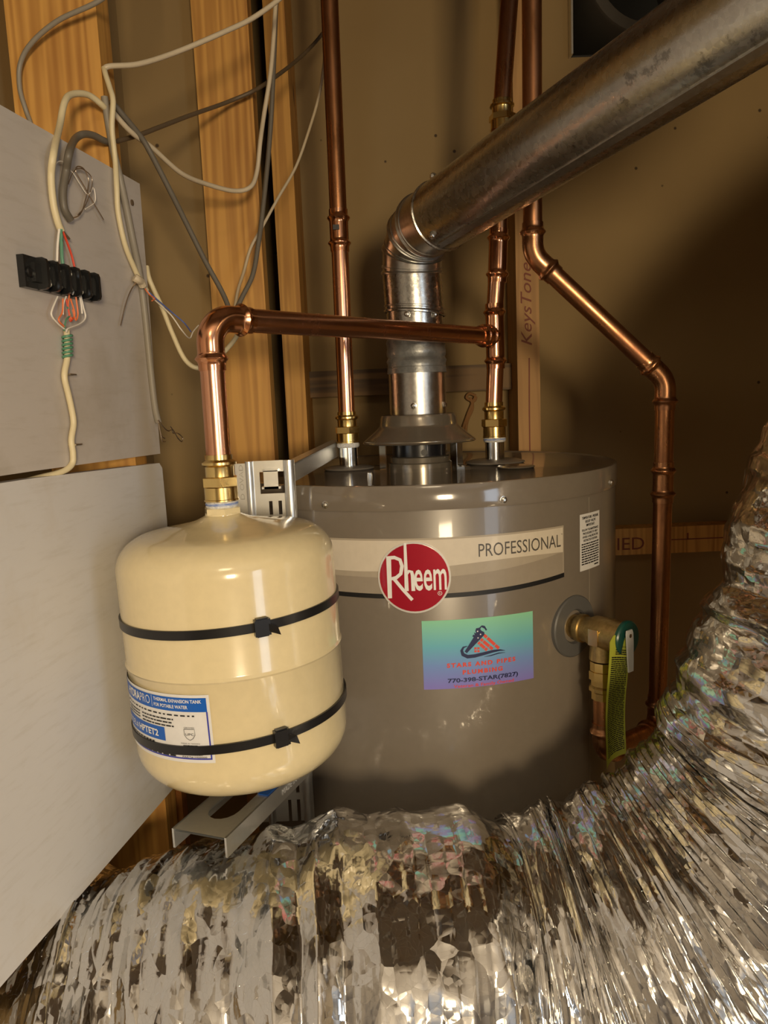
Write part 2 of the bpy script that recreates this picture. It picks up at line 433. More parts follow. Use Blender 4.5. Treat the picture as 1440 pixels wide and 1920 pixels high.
# ================================================================== SETTING
PD = ray(965, 742.0); PD = unit(V3(PD[0], PD[1], 0)); PN = V3(PD[1], -PD[0], 0)   # left-hand lining: direction and normal
PO = V3(-0.263, 0.72, 0)
U0 = PO @ PD
def pw(u, z, n=0.0):
    """point of the left lining: u along it, z height, n proud of it"""
    return V3(*(PO + PD * (u - U0) + PN * n)[:2], z)
FLOOR, CEIL = -ZC, 0.95
def slab(name, mat, *boxes):
    b = MB()
    for a, c in boxes: b.box(a, c)
    o = b.build(name, mat, None, smooth=False); o['kind'] = 'structure'; return o
floor = slab('floor', M['hall_floor'], ((-1.7, -2.4, FLOOR-0.1), (1.7, 1.6, FLOOR)))
ceiling = slab('ceiling', M['ceiling'], ((-1.7, -2.4, CEIL), (1.7, 1.6, CEIL+0.1)))
g0, g1 = at(481, 300, 1.05)[0] - 0.075, at(521, 500, 1.25)[0] + 0.004      # open gap in the sheeting
o1 = at(1072, 103, 1.36); X0, Z0 = o1[0], o1[2]                             # register hole
wall_back = slab('wall_back', M['gypsum'], ((-0.6, 1.37, FLOOR), (g0, 1.42, CEIL)), ((g1, 1.37, FLOOR), (X0, 1.42, CEIL)), ((X0 + 0.26, 1.37, FLOOR), (1.1, 1.42, CEIL)),
     ((X0, 1.37, FLOOR), (X0 + 0.26, 1.42, Z0)), ((X0, 1.37, Z0 + 0.26), (X0 + 0.26, 1.42, CEIL)),
     ((-0.6, 1.56, FLOOR), (1.1, 1.60, CEIL)), ((-0.64, 1.37, FLOOR), (-0.6, 1.60, CEIL)), ((1.1, 1.37, FLOOR), (1.14, 1.60, CEIL)))
wall_right = slab('wall_right', M['gypsum'], ((0.98, 0.30, FLOOR), (1.03, 1.37, CEIL)))
slab('wall_left_return', M['gypsum'], ((-0.55, 1.076, FLOOR), (at(380, 300, 1.05)[0] + 0.004, 1.10, CEIL)))
b = MB(); c0 = pw(0.28, FLOOR, -0.115); c1 = pw(1.45, FLOOR, -0.115)
b.obox(c0, c1 - c0, PN * -0.03, V3(0, 0, CEIL - FLOOR))
wall_left = b.build('wall_left', M['gypsum'], None, smooth=False); wall_left['kind'] = 'structure'
slab('wall_front', M['hall_wall'], ((-1.7, 0.20, FLOOR), (-0.46, 0.30, CEIL)), ((0.90, 0.20, FLOOR), (1.7, 0.30, CEIL)),
     ((-0.46, 0.20, 0.50), (0.90, 0.30, CEIL)))
slab('wall_hall_left', M['hall_wall'], ((-1.75, -2.4, FLOOR), (-1.7, 0.2, CEIL)))
slab('wall_hall_right', M['hall_wall'], ((1.7, -2.4, FLOOR), (1.75, -1.9, CEIL)), ((1.7, -1.1, FLOOR), (1.75, 0.2, CEIL)),
     ((1.7, -1.9, FLOOR), (1.75, -1.1, -0.6)), ((1.7, -1.9, 0.6), (1.75, -1.1, CEIL)))
slab('wall_hall_rear', M['hall_wall'], ((-1.7, -2.45, FLOOR), (1.7, -2.4, CEIL)))
wn = thing('window_1', (1.70, -1.5, -0.6), 'white framed hall window', 'window', kind='structure')
b = MB()
for a, c in (((1.68, -1.9, -0.6), (1.74, -1.85, 0.6)), ((1.68, -1.15, -0.6), (1.74, -1.1, 0.6)), ((1.68, -1.9, -0.6), (1.74, -1.1, -0.55)), ((1.68, -1.9, 0.55), (1.74, -1.1, 0.6)), ((1.70, -1.9, -0.02), (1.73, -1.1, 0.02))): b.box(a, c)
b.build('window_frame', M['paper'], wn, smooth=False)

# studs
def stud(name, parent, a, b_, mat):
    return MB().box(a, b_).build(name, mat, parent, smooth=False)
s1a, s1b = at(27, 200, 0.80), at(196, 200, 0.80)
stud('stud', wall_left, (s1a[0], 0.80, FLOOR), (s1b[0], 0.838, CEIL), M['stud'])
s2a, s2b = at(378, 300, 1.05), at(481, 300, 1.05)
stud('stud', wall_left, (s2a[0], 1.05, FLOOR), (s2b[0], 1.088, CEIL), M['stud'])
s3a, s3b = at(521, 500, 1.25), at(560, 500, 1.25)
stud('stud', wall_back, (s3a[0], 1.25, FLOOR), (s3b[0], 1.37, CEIL), M['stud'])
k1, k2 = at(967, 500, 1.28), at(1010, 500, 1.28)
KEY = stud('stud', wall_back, (k1[0], 1.28, FLOOR), (k2[0], 1.37, CEIL), M['stud_pale'])
stud('brace', wall_back, (s3b[0], 1.335, 0.012), (k1[0], 1.37, 0.056), M['brace'])
CERT = stud('brace', wall_back, (k2[0], 1.33, -0.285), (0.98, 1.37, -0.238), M['stud'])
# handwriting on the pale stud, printing on the low brace
pk = Print(lambda x, y: V3(k1[0] + x, 1.2795, y))
def vtext(pr, body, x0, x1, z0, z1, **kw):        # reads upwards
    v, f = fit_text(body, (z0, z1, -x1, -x0), **kw); pr.flat(np.stack([-v[:, 1], v[:, 0]], 1), f)
kz0, kz1 = at(985, 648, 1.28)[2], at(985, 492, 1.28)[2]
vtext(pk, 'KeysTone', 0.007, 0.030, kz0, kz1, bold=0.004, shear=0.3)
pk.stroke([(0.0195, kz0 - 0.02), (0.0185, kz0 - 0.10), (0.0180, kz0 - 0.33)], 0.0022)
pk.build('handwriting', M['marker'], KEY)
pc = Print(lambda x, y: V3(x, 1.3295, y))
pc.text('CERTIFIED', (0.30, 0.455, -0.276, -0.254)); pc.rect(0.475, 0.60, -0.262, -0.260); pc.rect(0.53, 0.533, -0.262, -0.250)
pc.build('lettering', M['marker'], CERT)
# twine hanging from the back wall
tw = thing('twine', at(886, 800, 1.355), 'brown knotted twine hanging on the back wall below the dark brace', 'twine')
for pts in ([(892, 742), (884, 760), (876, 780), (868, 805), (866, 830)], [(882, 745), (886, 765), (876, 790), (872, 820)], [(892, 742), (880, 738), (875, 746), (888, 752), (893, 744)]):
    mk('strand', *sweep(spline([at(x, y, 1.362) for x, y in pts], 6), 0.0026, 8), M['twine'], tw)
# stained plank low behind the lining
pl = MB(); pa = at(222, 1600, 0.86); pb = at(352, 1600, 0.86)
pl.box((pa[0]-0.06, 0.855, -0.75), (pb[0], 0.875, -0.385))
tag(pl.build('plank', M['plate_wood'], None, smooth=False), 'orange stained plank low behind the white lining sheet', 'plank')

# lining sheets
def sheet(name, poly, n0, n1, mat, label):
    """poly in (u, z) on the lining plane"""
    k = len(poly); v = [pw(u, z, n1) for u, z in poly] + [pw(u, z, n0) for u, z in poly]
    f = [list(range(k)), list(range(2*k-1, k-1, -1))] + [(i, k+i, k+(i+1) % k, (i+1) % k) for i in range(k)]
    return tag(mk(name, v, f, mat, None, smooth=False), label, 'panel')
UP_ = sheet('lining_panel', [(0.30, -0.0425), (0.56, -0.0435), (0.789, -0.046), (0.7915, 0.10), (0.793, 0.236), (0.30, 0.236)], -0.012, 0.0, M['panel_up'],
      'grey painted lining panel carrying the black terminal block')
low = [(0.30, -0.0465), (0.56, -0.0492), (0.785, -0.0560), (0.791, -0.062), (0.792, -0.12), (0.778, -0.32), (0.766, -0.395), (0.758, -0.417), (0.30, -0.417)]
LOW_ = sheet('lining_panel', low, -0.012, 0.0, M['panel_low'], 'white painted lining sheet beside the cream tank')
def on_panel(x, y, n=0.0):
    d = ray(x, y); o = PO + PN * n; t = (o @ PN) / (d @ PN); return d * t
# screw heads in the upper panel
for x, y in ((247, 380), (268, 583)):
    p = on_panel(x, y); mk('screw_head', *lathe(p - PN*0.001, p + PN*0.002, [(0, 0.0032), (0.002, 0.0030), (0.0026, 0.001)], 12), M['cable_brown'], UP_)

# black opening with a round duct collar high on the back wall
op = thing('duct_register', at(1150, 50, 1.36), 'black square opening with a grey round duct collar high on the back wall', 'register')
MB().box((X0, 1.37, Z0), (X0 + 0.26, 1.55, Z0 + 0.003)).box((X0, 1.37, Z0 + 0.257), (X0 + 0.26, 1.55, Z0 + 0.26)).box((X0, 1.37, Z0), (X0 + 0.003, 1.55, Z0 + 0.26)).box((X0 + 0.257, 1.37, Z0), (X0 + 0.26, 1.55, Z0 + 0.26)).box((X0, 1.547, Z0), (X0 + 0.26, 1.55, Z0 + 0.26)).build('recess_box', M['recess_shade'], op, smooth=False)  # recess walls, their inner shade put into the colour
MB().box((X0 - 0.003, 1.350, Z0 - 0.002), (X0, 1.370, Z0 + 0.26)).build('edge_trim', M['galv_plate'], op, smooth=False)
cc = V3(X0 + 0.130, 1.548, Z0 + 0.130)
v, f = lathe(cc, cc + V3(0, -1, 0), [(0, 0.106), (0.185, 0.106), (0.19, 0.103), (0.19, 0.086), (0.185, 0.083), (0.0, 0.083)], 48, caps=False)
mk('collar', v, f, M['soot'], op)

# ================================================================== WATER HEATER
HX, HY, HR, HT = 0.055, 1.04, 0.250, -0.0865
wh = thing('water_heater', (HX, HY, FLOOR), 'grey-brown cylindrical gas water heater with a red round badge', 'water heater')
def hp(s_, z, o=0.0):
    a = s_ / HR; return V3(HX + (HR + o) * math.sin(a), HY - (HR + o) * math.cos(a), z)
base = V3(HX, HY, FLOOR); UPZ = V3(0, 0, 1)
hh = HT - FLOOR
mk('body', *lathe(base, base + UPZ, [(0, HR-0.01), (0.06, HR-0.01), (0.061, HR), (hh-0.024, HR), (hh-0.012, HR-0.004)], 128), M['heater'], wh)
mk('top_pan', *lathe(base, base + UPZ, [(hh-0.0268, HR), (hh-0.0266, HR+0.0022), (hh-0.024, HR+0.0026), (hh-0.002, HR+0.0022), (hh-0.0004, HR+0.0012), (hh, HR-0.001), (hh-0.0012, HR-0.0035), (hh-0.0022, HR-0.006), (hh-0.0022, 0.05)], 128), M['heater_top'], wh)
TOP = HT - 0.0022
# seam in the shell side
MB().add([hp(0.196 + dx, z, 0.0003) for dx in (0, 0.0022) for z in (FLOOR + 0.1, HT - 0.03)] , [(0, 2, 3, 1)]).build('seam', M['band_edge'], wh, smooth=False)
def screw(p, n, parent, r_=0.0034, mat='screw'):
    n = unit(n)
    mk('screw', *lathe(p - n*0.001, p + n, [(0, r_*1.25), (0.0016, r_*1.25), (0.0018, r_), (0.0034, r_*0.9), (0.0044, r_*0.4)], 8), M[mat], parent, angle=25)
for s_ in (-0.121, 0.0705, 0.256, -0.30):
    screw(hp(s_, -0.1065, 0.0024), hp(s_, 0, 1) - hp(s_, 0, 0), wh)
screw(V3(HX + HR + 0.002, HY + 0.005, -0.098), V3(1, 0, 0), wh)
for x, y in ((692, 876), (869, 859)):
    p = at(x, y, 0.95 if x < 800 else 1.0); screw(V3(p[0], p[1], TOP), UPZ, wh, 0.003)

HOTX, COLDX, NY = -0.0445, 0.153, 1.04
FLX = 0.0515
def boss_disc(x, y, r_, h_, name='pipe_boss', mat='boss'):
    p = V3(x, y, TOP); mk(name, *lathe(p, p + UPZ, [(0, r_*0.93), (h_*0.3, r_), (h_*0.55, r_*0.98), (h_*0.85, r_*0.84), (h_, r_*0.74), (h_, 0.01)], 40), M[mat], wh)
boss_disc(HOTX, NY, 0.034, 0.0050); boss_disc(COLDX, NY, 0.040, 0.0058)
pcap = at(962, 880, 0.985); boss_disc(pcap[0], 0.965, 0.024, 0.0035, 'anode_cap', 'hood')
for x in (HOTX, COLDX):
    p = V3(x, NY, TOP); mk('nipple', *lathe(p, p + UPZ, [(0, 0.0128), (0.040, 0.0128), (0.0405, 0.0115)], 32), M['steel'], wh)
# flue ring and draft hood
p = V3(FLX, NY, TOP)
mk('flue_base', *lathe(p, p + UPZ, [(0, 0.043), (0.006, 0.043), (0.0075, 0.040), (0.014, 0.0405), (0.0155, 0.038), (0.0155, 0.03)], 56), M['hood'], wh)
fr = mk('flue_ring', *lathe(p, p + UPZ, [(0.0150, 0.0365), (0.031, 0.0365), (0.032, 0.035), (0.032, 0.030), (0.016, 0.030)], 56), M['black_metal'], wh)
mk('port', *lathe(p + V3(0.004, -0.0355, 0.021), p + V3(0.004, -0.05, 0.021), [(0, 0.0042), (0.0014, 0.0042)], 16), M['ink'], fr)
hz = at(783, 829, NY)[2]          # rim of the hood
q = V3(FLX, NY, hz)
hood = mk('draft_hood', *lathe(q, q + UPZ, [(0.004, 0.0745), (0.0, 0.0745), (0.0012, 0.0762), (0.004, 0.0735), (0.012, 0.064), (0.0205, 0.0545), (0.023, 0.0522), (0.024, 0.0520), (0.033, 0.0512), (0.0368, 0.0498), (0.038, 0.046), (0.038, 0.036)], 72), M['hood'], wh)
for a in (-52, 52, 128, -128):
    s_, c_ = math.sin(R(a)), -math.cos(R(a)); t_ = V3(-c_, s_, 0)
    o = V3(FLX + 0.0625*s_, NY + 0.0625*c_, TOP)
    MB().obox(o - t_*0.0065, t_*0.013, V3(s_, c_, 0)*0.0014, V3(0, 0, hz - TOP + 0.012)).obox(o - t_*0.0065, t_*0.013, V3(s_, c_, 0)*0.012, V3(0, 0, 0.0014)).build('leg', M['steel'], hood, smooth=False)
# printed band
bnd = Print(lambda x, y: hp(x, y, 0.0004))
xs = np.linspace(-0.30, 0.150, 60)
def arc(x): return -0.2055 + 0.0068 * ((x - 0.0) / 0.149) ** 2 * (1 if x > 0 else 0.35)
bt = -0.1425
bnd.strip([(x, arc(x)) for x in xs], [(x, bt) for x in xs])
band = bnd.build('band', M['band_tan'], wh)
pr = Print(lambda x, y: hp(x, y, 0.0006)); xi = xs[:-1] - 0.0
xi = np.linspace(-0.30, 0.1485, 60)
pr.strip([(x, -0.1738 + 0.004*math.sin(x*18)) for x in xi], [(x, bt - 0.002) for x in xi]); pr.build('cream_field', M['band_cream'], band)
pr = Print(lambda x, y: hp(x, y, 0.0006))
pr.strip([(x, arc(x) + 0.003) for x in xi], [(x, min(-0.1745 + 0.004*math.sin(x*18), arc(x) + 0.021 + 0.11*max(0, x)**1.5)) for x in xi]); pr.build('taupe_field', M['band_taupe'], band)
pr = Print(lambda x, y: hp(x, y, 0.0007))
pr.strip([(x, arc(x) - 0.0018) for x in xs], [(x, arc(x) + 0.0032) for x in xs]); pr.build('black_line', M['ink'], band)
pr = Print(lambda x, y: hp(x, y, 0.0008))
pr.text('PROFESSIONAL', (0.0425, 0.1450, -0.1655, -0.1515)); pr.text('TM', (0.1455, 0.1475, -0.1525, -0.1510))
pr.build('lettering', M['ink_grey'], band)
pr = Print(lambda x, y: hp(x, y, 0.0008)); pr.text('S', (-0.1235, -0.1200, -0.1580, -0.1535)); pr.build('letter', M['ink_grey'], band)
# badge
BX, BZ, BR = -0.0262, -0.1842, 0.0385
def disc(name, r_, o, mat, par):
    rr = np.linspace(0, r_, 8); aa = np.linspace(0, 2*math.pi, 49)[:-1]
    v = [hp(BX, BZ, o)]; f = []
    for k in rr[1:]: v += [hp(BX + k*math.cos(a), BZ + k*math.sin(a), o) for a in aa]
    for j in range(48): f.append((0, 1+j, 1+(j+1) % 48))
    for i in range(6):
        for j in range(48): f.append((1+i*48+j, 1+(i+1)*48+j, 1+(i+1)*48+(j+1) % 48, 1+i*48+(j+1) % 48))
    for j in range(48):     # short rim down to the shell
        pass
    v2 = [hp(BX + r_*math.cos(a), BZ + r_*math.sin(a), 0.0) for a in aa]; n0 = len(v); v += v2
    for j in range(48): f.append((1+6*48+j, n0+j, n0+(j+1) % 48, 1+6*48+(j+1) % 48))
    return mk(name, v, f, M[mat], par)
badge = disc('badge', BR, 0.0012, 'chrome', wh); disc('red_field', BR*0.945, 0.0018, 'red', badge)
k = BR / 165.0
L2 = lambda x, y: ((x - 485) * k, (300 - y) * k)            # layout units of the emblem
pr = Print(lambda x, y: hp(BX + x, BZ + y, 0.0022))
pr.poly([L2(363, 395), L2(382, 393), L2(385, 200), L2(363, 200)])
bowl = [(363, 208), (400, 205), (425, 216), (433, 245), (426, 280), (405, 298), (380, 304)]
pr.stroke([L2(*p_) for p_ in bowl], np.array([16, 16, 16, 17, 16, 16, 14]) * k)
pr.stroke([L2(392, 300), L2(432, 352), L2(474, 402)], np.array([16, 15, 15]) * k)
pr.poly([L2(441, 360), L2(459, 360), L2(456, 140), L2(444, 140)])
pr.stroke([L2(452, 285), L2(464, 268), L2(475, 272), L2(479, 290), L2(480, 360)], np.array([8, 13, 15, 16, 17]) * k)
e0, e1 = L2(486, 360), L2(630, 262)
pr.text('eem', (e0[0], e1[0], e0[1], e1[1]), bold=0.012)
r0 = [(L2(598, 374)[0] + 0.0021*math.cos(a), L2(598, 374)[1] + 0.0021*math.sin(a)) for a in np.linspace(0, 2*math.pi, 17)]
pr.stroke(r0, 0.0005); pr.text('R', (r0[0][0]-0.0028, r0[0][0]-0.0014, r0[0][1]-0.001, r0[0][1]+0.001))
pr.build('lettering', M['ink_white'], badge)
# plumber's sticker
SX0, SX1, SZ0, SZ1 = -0.0201, 0.1047, -0.3075, -0.2315
st = Print(lambda x, y: hp(x, y, 0.0004)); st.rect(SX0, SX1, SZ0, SZ1, 24)
card = st.build('contact_sticker', M['card'], wh)
CW, CH = SX1 - SX0, SZ1 - SZ0
C2 = lambda x, y: (SX0 + (x - 62) / 1300 * CW, SZ1 - (y - 90) / 790 * CH)
# undo the photo's slant: y grows upward to the right by about 0.07 per unit
def C3(x, y):
    return C2(x, y + (x - 62) * 0.072)
pm = lambda x, y: hp(x, y, 0.0007)
nv = Print(pm); rd = Print(pm); wt = Print(lambda x, y: hp(x, y, 0.0009))
def cbox(x0, x1, y0, y1):
    a, b_ = C2(x0, y1), C2(x1, y0); return (a[0], b_[0], a[1], b_[1])
# emblem: wrench, swoosh, three pipes, window
nv.poly([C3(*q_) for q_ in ((528, 425), (552, 445), (760, 235), (757, 205), (725, 190), (712, 170), (725, 148), (760, 165), (775, 190), (790, 180), (765, 135), (730, 128), (700, 155), (665, 160), (655, 190), (664, 218))])
nv.poly([C3(*q_) for q_ in ((664, 218), (640, 208), (648, 240), (635, 232), (618, 250), (632, 262), (650, 255), (655, 275), (690, 262))])
nv.stroke([C3(*q_) for q_ in ((560, 362), (515, 378), (495, 415), (508, 460), (560, 485), (640, 478), (740, 455), (850, 430), (940, 420), (1000, 428))], np.array([5, 22, 32, 40, 42, 40, 36, 30, 18, 3]) / 1300 * CW)
nv.stroke([C3(*q_) for q_ in ((750, 490), (830, 478), (920, 455), (1000, 452))], np.array([3, 12, 12, 3]) / 1300 * CW)
for (xa, ya, xb, yb) in ((755, 240, 925, 400), (715, 285, 850, 405), (685, 322, 785, 415)):
    for t0, t1 in ((0.0, 0.18), (0.22, 0.72), (0.76, 1.0)):
        pa_ = np.array((xa, ya), float); pb_ = np.array((xb, yb), float)
        rd.stroke([C3(*(pa_ + (pb_-pa_)*t0)), C3(*(pa_ + (pb_-pa_)*t1))], 34 / 1300 * CW)
for i in range(2):
    for j in range(2):
        x, y = 638 + i*34, 378 + j*34; rd.poly([C3(x, y+24), C3(x+26, y+24), C3(x+26, y), C3(x, y)])
for x, y in ((680, 195), (713, 230), (683, 270)):
    c_ = C3(x, y); wt.poly([(c_[0] + 0.0008*math.cos(a), c_[1] + 0.0008*math.sin(a)) for a in np.linspace(0, 6.283, 11)[:-1]])
rd.text('STARS AND PIPES', cbox(325, 1125, 584, 636), bold=0.045, spacing=1.35)
rd.text('PLUMBING', cbox(500, 965, 672, 724), bold=0.045, spacing=1.35)
nv.text('770-398-STAR(7827)', cbox(330, 1155, 762, 826), bold=0.025)
rd.text('Veteran & Family Owned', cbox(395, 1100, 836, 884), bold=0.012)
nv.build('navy_print', M['logo_navy'], card); rd.build('red_print', M['logo_red'], card); wt.build('white_print', M['ink_white'], card)
# warning sticker
WX0, WX1, WZ0, WZ1 = 0.178, 0.2225, -0.1995, -0.1345
ws = Print(lambda x, y: hp(x, y, 0.0004)); ws.rect(WX0, WX1, WZ0, WZ1, 10); warn = ws.build('warning_sticker', M['paper'], wh)
pr = Print(lambda x, y: hp(x, y, 0.0007))
def wrow(t, y, h_, inset=0.004): pr.text(t, (WX0 + inset, WX1 - inset, y - h_, y), bold=0.02)
y = WZ1 - 0.003
for t, ins in (('TEMPERATURE - PRESSURE', 0.004), ('RELIEF VALVE', 0.011), ('IMPORTANT:', 0.013)): wrow(t, y, 0.0030, ins); y -= 0.0044
y -= 0.001
for t, ins in (('FOLLOW THE MAINTENANCE', 0.004), ('PROCEDURES TO HELP', 0.006), ('AVOID A FAILURE IN THE', 0.005), ('RESTRICTED POSITION', 0.007)): wrow(t, y, 0.0026, ins); y -= 0.0040
pr.dashes(WX0 + 0.003, WX1 - 0.003, WZ0 + 0.006, y, 9, 0.5)
pr.rect(WX1 - 0.014, WX1 - 0.004, WZ0 + 0.003, WZ0 + 0.0045)
pr.build('lettering', M['ink'], warn)
# grommet where the relief valve leaves the shell
VPH = R(38.0); VN = V3(math.sin(VPH), -math.cos(VPH), 0); VZ = -0.2600
vs = V3(HX, HY, VZ) + VN * HR
mk('grommet', *lathe(vs - VN*0.010, vs + VN, [(0.002, 0.036), (0.0115, 0.0355), (0.0128, 0.034), (0.0132, 0.020), (0.009, 0.0175)], 48), M['grommet'], wh)

# ================================================================== PLUMBING
PR = 0.0111
def press_radius(s_, L, k_=1.0, r_=PR):
    base_ = r_ * (1.10 + 0.0 * s_)
    for c_ in (0.0105, L - 0.0105):
        base_ = base_ + r_ * 0.26 * np.exp(-((s_ - c_) / 0.0026) ** 2)
    return base_
def fitting(name, pts, mat, parent, r_=PR):
    p, s_ = resample(pts, 0.0012); return mk(name, *sweep(p, press_radius(s_, s_[-1], 1, r_), 28), mat, parent)
def pipe(a, b_, mat, parent, name='pipe', r_=PR):
    return mk(name, *lathe(a, b_, [(0, r_), (np.linalg.norm(np.asarray(b_) - a), r_)], 32), mat, parent)
def elbow_pts(c_, d0, d1, leg, rad):
    return fillet([c_ + d0*leg, c_, c_ + d1*leg], rad, 14)
def adapter(top, parent, L=0.047, r_=PR, mat='brass'):
    """brass press adapter hanging down from point top"""
    g = L / 0.047
    prof = [(0, 1.12), (0.005, 1.12), (0.0055, 1.18), (0.0075, 1.40), (0.0100, 1.40), (0.012, 1.18), (0.013, 1.16), (0.022, 1.16), (0.0225, 1.2)]
    a = mk('adapter', *lathe(top, top - UPZ, [(s_*g, q_*r_) for s_, q_ in prof], 32), M[mat], parent)
    mk('hex_nut', *lathe(top - UPZ*0.0225*g, top - UPZ, [(0, 1.40*r_), (0.0006*g, 1.55*r_), (0.0095*g, 1.55*r_), (0.0105*g, 1.40*r_)], 6, phase=0.35), M[mat], a, angle=10)
    mk('socket', *lathe(top - UPZ*0.033*g, top - UPZ, [(0, 1.36*r_), (0.012*g, 1.36*r_), (0.0125*g, 1.42*r_), (0.0140*g, 1.42*r_)], 24), M[mat], a)
    return a
def tape(p0, p1, parent, r_=0.0145, mats=('tape_white', 'tape_blue')):
    d = np.linalg.norm(p1 - p0)
    o = mk('thread_tape', *lathe(p0, p1, [(0, r_*0.93), (d*0.2, r_), (d*0.45, r_*0.96), (d*0.7, r_*1.02), (d, r_*0.92)], 28), M[mats[0]], parent)
    mk('sealant', *lathe(p0 + (p1-p0)*0.25, p1, [(0, r_*0.99), (d*0.15, r_*1.035), (d*0.3, r_*1.0)], 28), M[mats[1]], o)

def riser_z(x, y, Y): return at(x, y, Y)[2]
# hot riser -----------------------------------------------------------------
hot = thing('hot_water_pipe', (HOTX, NY, TOP), 'straight copper pipe rising from the brass fitting beside the draft hood, with one coupling', 'pipe')
ht = at(622, 0, NY); htop = V3(ht[0], NY, CEIL); hbot = V3(HOTX, NY, riser_z(651, 772, NY))
lerp = lambda a, b_, z: a + (b_ - a) * ((z - a[2]) / (b_[2] - a[2]))
zc1, zc2 = riser_z(637, 393, NY), riser_z(638, 472, NY)
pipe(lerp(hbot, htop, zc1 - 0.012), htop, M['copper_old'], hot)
pipe(hbot - UPZ*0.004, lerp(hbot, htop, zc2 + 0.012), M['copper'], hot)
cp = fitting('coupling', [lerp(hbot, htop, zc1), lerp(hbot, htop, zc2)], M['fitting'], hot)
cm = lerp(hbot, htop, (zc1 + zc2) / 2 + 0.002)
MB().box(cm + V3(-0.007, -0.0136, -0.003), cm + V3(0.001, -0.011, 0.003)).build('stamp', M['ink'], cp, smooth=False)
zt = riser_z(651, 830, NY)
adapter(hbot, hot, hbot[2] - zt); tape(V3(HOTX, NY, zt), V3(HOTX, NY, zt - 0.0065), hot, 0.0150, ('tape_white', 'tape_white'))
# cold riser with tee, branch and drop to the tank ------------------------------
cold = thing('cold_water_pipe', (COLDX, NY, TOP), 'copper pipe with a tee whose level branch crosses over to the cream tank', 'pipe')
cb = V3(COLDX, NY, riser_z(926, 754, NY)); TEE = V3(0.1565, NY, riser_z(929, 631, NY))
c530 = at(932, 530, NY); c430 = at(935, 430, NY); c240 = at(938, 240, NY); c0 = at(955, 0, NY)
ctop = c240 + (c0 - c240) * ((CEIL - c240[2]) / (c0[2] - c240[2]))
pipe(cb - UPZ*0.004, TEE - UPZ*0.03, M['copper'], cold)
teb = fitting('tee', [TEE - UPZ*0.042, TEE + UPZ*0.042], M['fitting'], cold)
pipe(TEE + UPZ*0.03, c530 + UPZ*0.01, M['copper'], cold)
fitting('coupling', [c530, c430], M['fitting'], cold)
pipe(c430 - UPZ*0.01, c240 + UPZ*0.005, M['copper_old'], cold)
c185 = at(941, 188, NY)
adapter(V3(c185[0], NY, c185[2]), cold, c185[2] - c240[2] + 0.003)
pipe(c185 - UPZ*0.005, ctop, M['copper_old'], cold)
zt = riser_z(925, 820, NY); adapter(cb, cold, cb[2] - zt, mat='brass'); tape(V3(COLDX, NY, zt), V3(COLDX, NY, zt - 0.0062), cold, 0.0148)
TKX, TKY = -0.148, 0.70
EL = V3(TKX, TKY, TEE[2] + 0.0005); bd = unit(EL - TEE)
fitting('tee_branch', [TEE + bd*0.004, TEE + bd*0.038], M['fitting'], teb)
pipe(TEE + bd*0.03, EL - bd*0.034, M['copper'], cold)
fitting('elbow', elbow_pts(EL, -bd, -UPZ, 0.046, 0.026), M['fitting'], cold)
nz = riser_z(412, 852, TKY)
pipe(EL - UPZ*0.036, V3(TKX, TKY, nz - 0.004), M['copper'], cold)
nb = riser_z(416, 938, TKY)
adapter(V3(TKX, TKY, nz), cold, nz - nb)
tape(V3(TKX, TKY, nb), V3(TKX, TKY, nb - 0.0070), cold, 0.0146)
# relief valve --------------------------------------------------------------------
rv = thing('relief_valve', vs + V3(0, 0, -0.03), 'brass relief valve with green cap, white lever and hanging yellow tag', 'valve')
rb = mk('valve_body', *lathe(vs - VN*0.004, vs + VN, [(0, 0.0135), (0.012, 0.0135), (0.0125, 0.0158), (0.016, 0.0162), (0.019, 0.0158), (0.020, 0.0140), (0.027, 0.0145), (0.034, 0.0178), (0.055, 0.0182), (0.060, 0.0176), (0.070, 0.0176)], 32), M['brass_cast'], rv)
OUT = vs + VN*0.040
mk('outlet', *lathe(OUT + UPZ*0.004, OUT - UPZ, [(0, 0.013), (0.020, 0.0142), (0.026, 0.0150), (0.033, 0.0152)], 28), M['brass_cast'], rb)
sd = V3(-VN[1]*-1, VN[0]*-1, 0); sd = unit(np.cross(VN, UPZ)); tocam = sd if sd[1] < 0 else -sd
pp = OUT + tocam*0.0176
MB().obox(pp - VN*0.006 - UPZ*0.010, VN*0.012, tocam*0.0012, UPZ*0.018).build('cast_mark', M['brass'], rb, smooth=False)
mk('cap', *lathe(vs + VN*0.0665, vs + VN, [(0.0, 0.0185), (0.001, 0.0200), (0.004, 0.0200), (0.0055, 0.0185), (0.006, 0.004)], 36), M['cap_green'], rv)
# lever: a thin bent strip
le = vs + VN*0.0745 + tocam*0.004 + UPZ*0.008
lp = [(le + VN*0.0015*0 + UPZ*z_ + VN*o_, w_) for z_, o_, w_ in ((0.004, 0, 0.0045), (0.0, 0.0004, 0.0058), (-0.012, 0.001, 0.0056), (-0.03, 0.0016, 0.0048), (-0.041, 0.002, 0.0040))]
lv = []; lf = []
for p_, w_ in lp:
    for dx in (-1, 1):
        for dn in (0, 1): lv.append(p_ + tocam*(-dx*w_) + VN*0.0016*dn)
for i in range(len(lp)-1):
    a = i*4; lf += [(a, a+4, a+6, a+2), (a+1, a+3, a+7, a+5), (a, a+1, a+5, a+4), (a+2, a+6, a+7, a+3)]
lf += [(0, 2, 3, 1), (len(lv)-4, len(lv)-3, len(lv)-1, len(lv)-2)]
lever = mk('lever', lv, lf, M['lever'], rv, smooth=False)
mk('rivet', *lathe(le - UPZ*0.002 + VN*0.0015, le + VN, [(0, 0.0024), (0.0012, 0.0022), (0.0016, 0.001)], 12), M['steel'], lever)
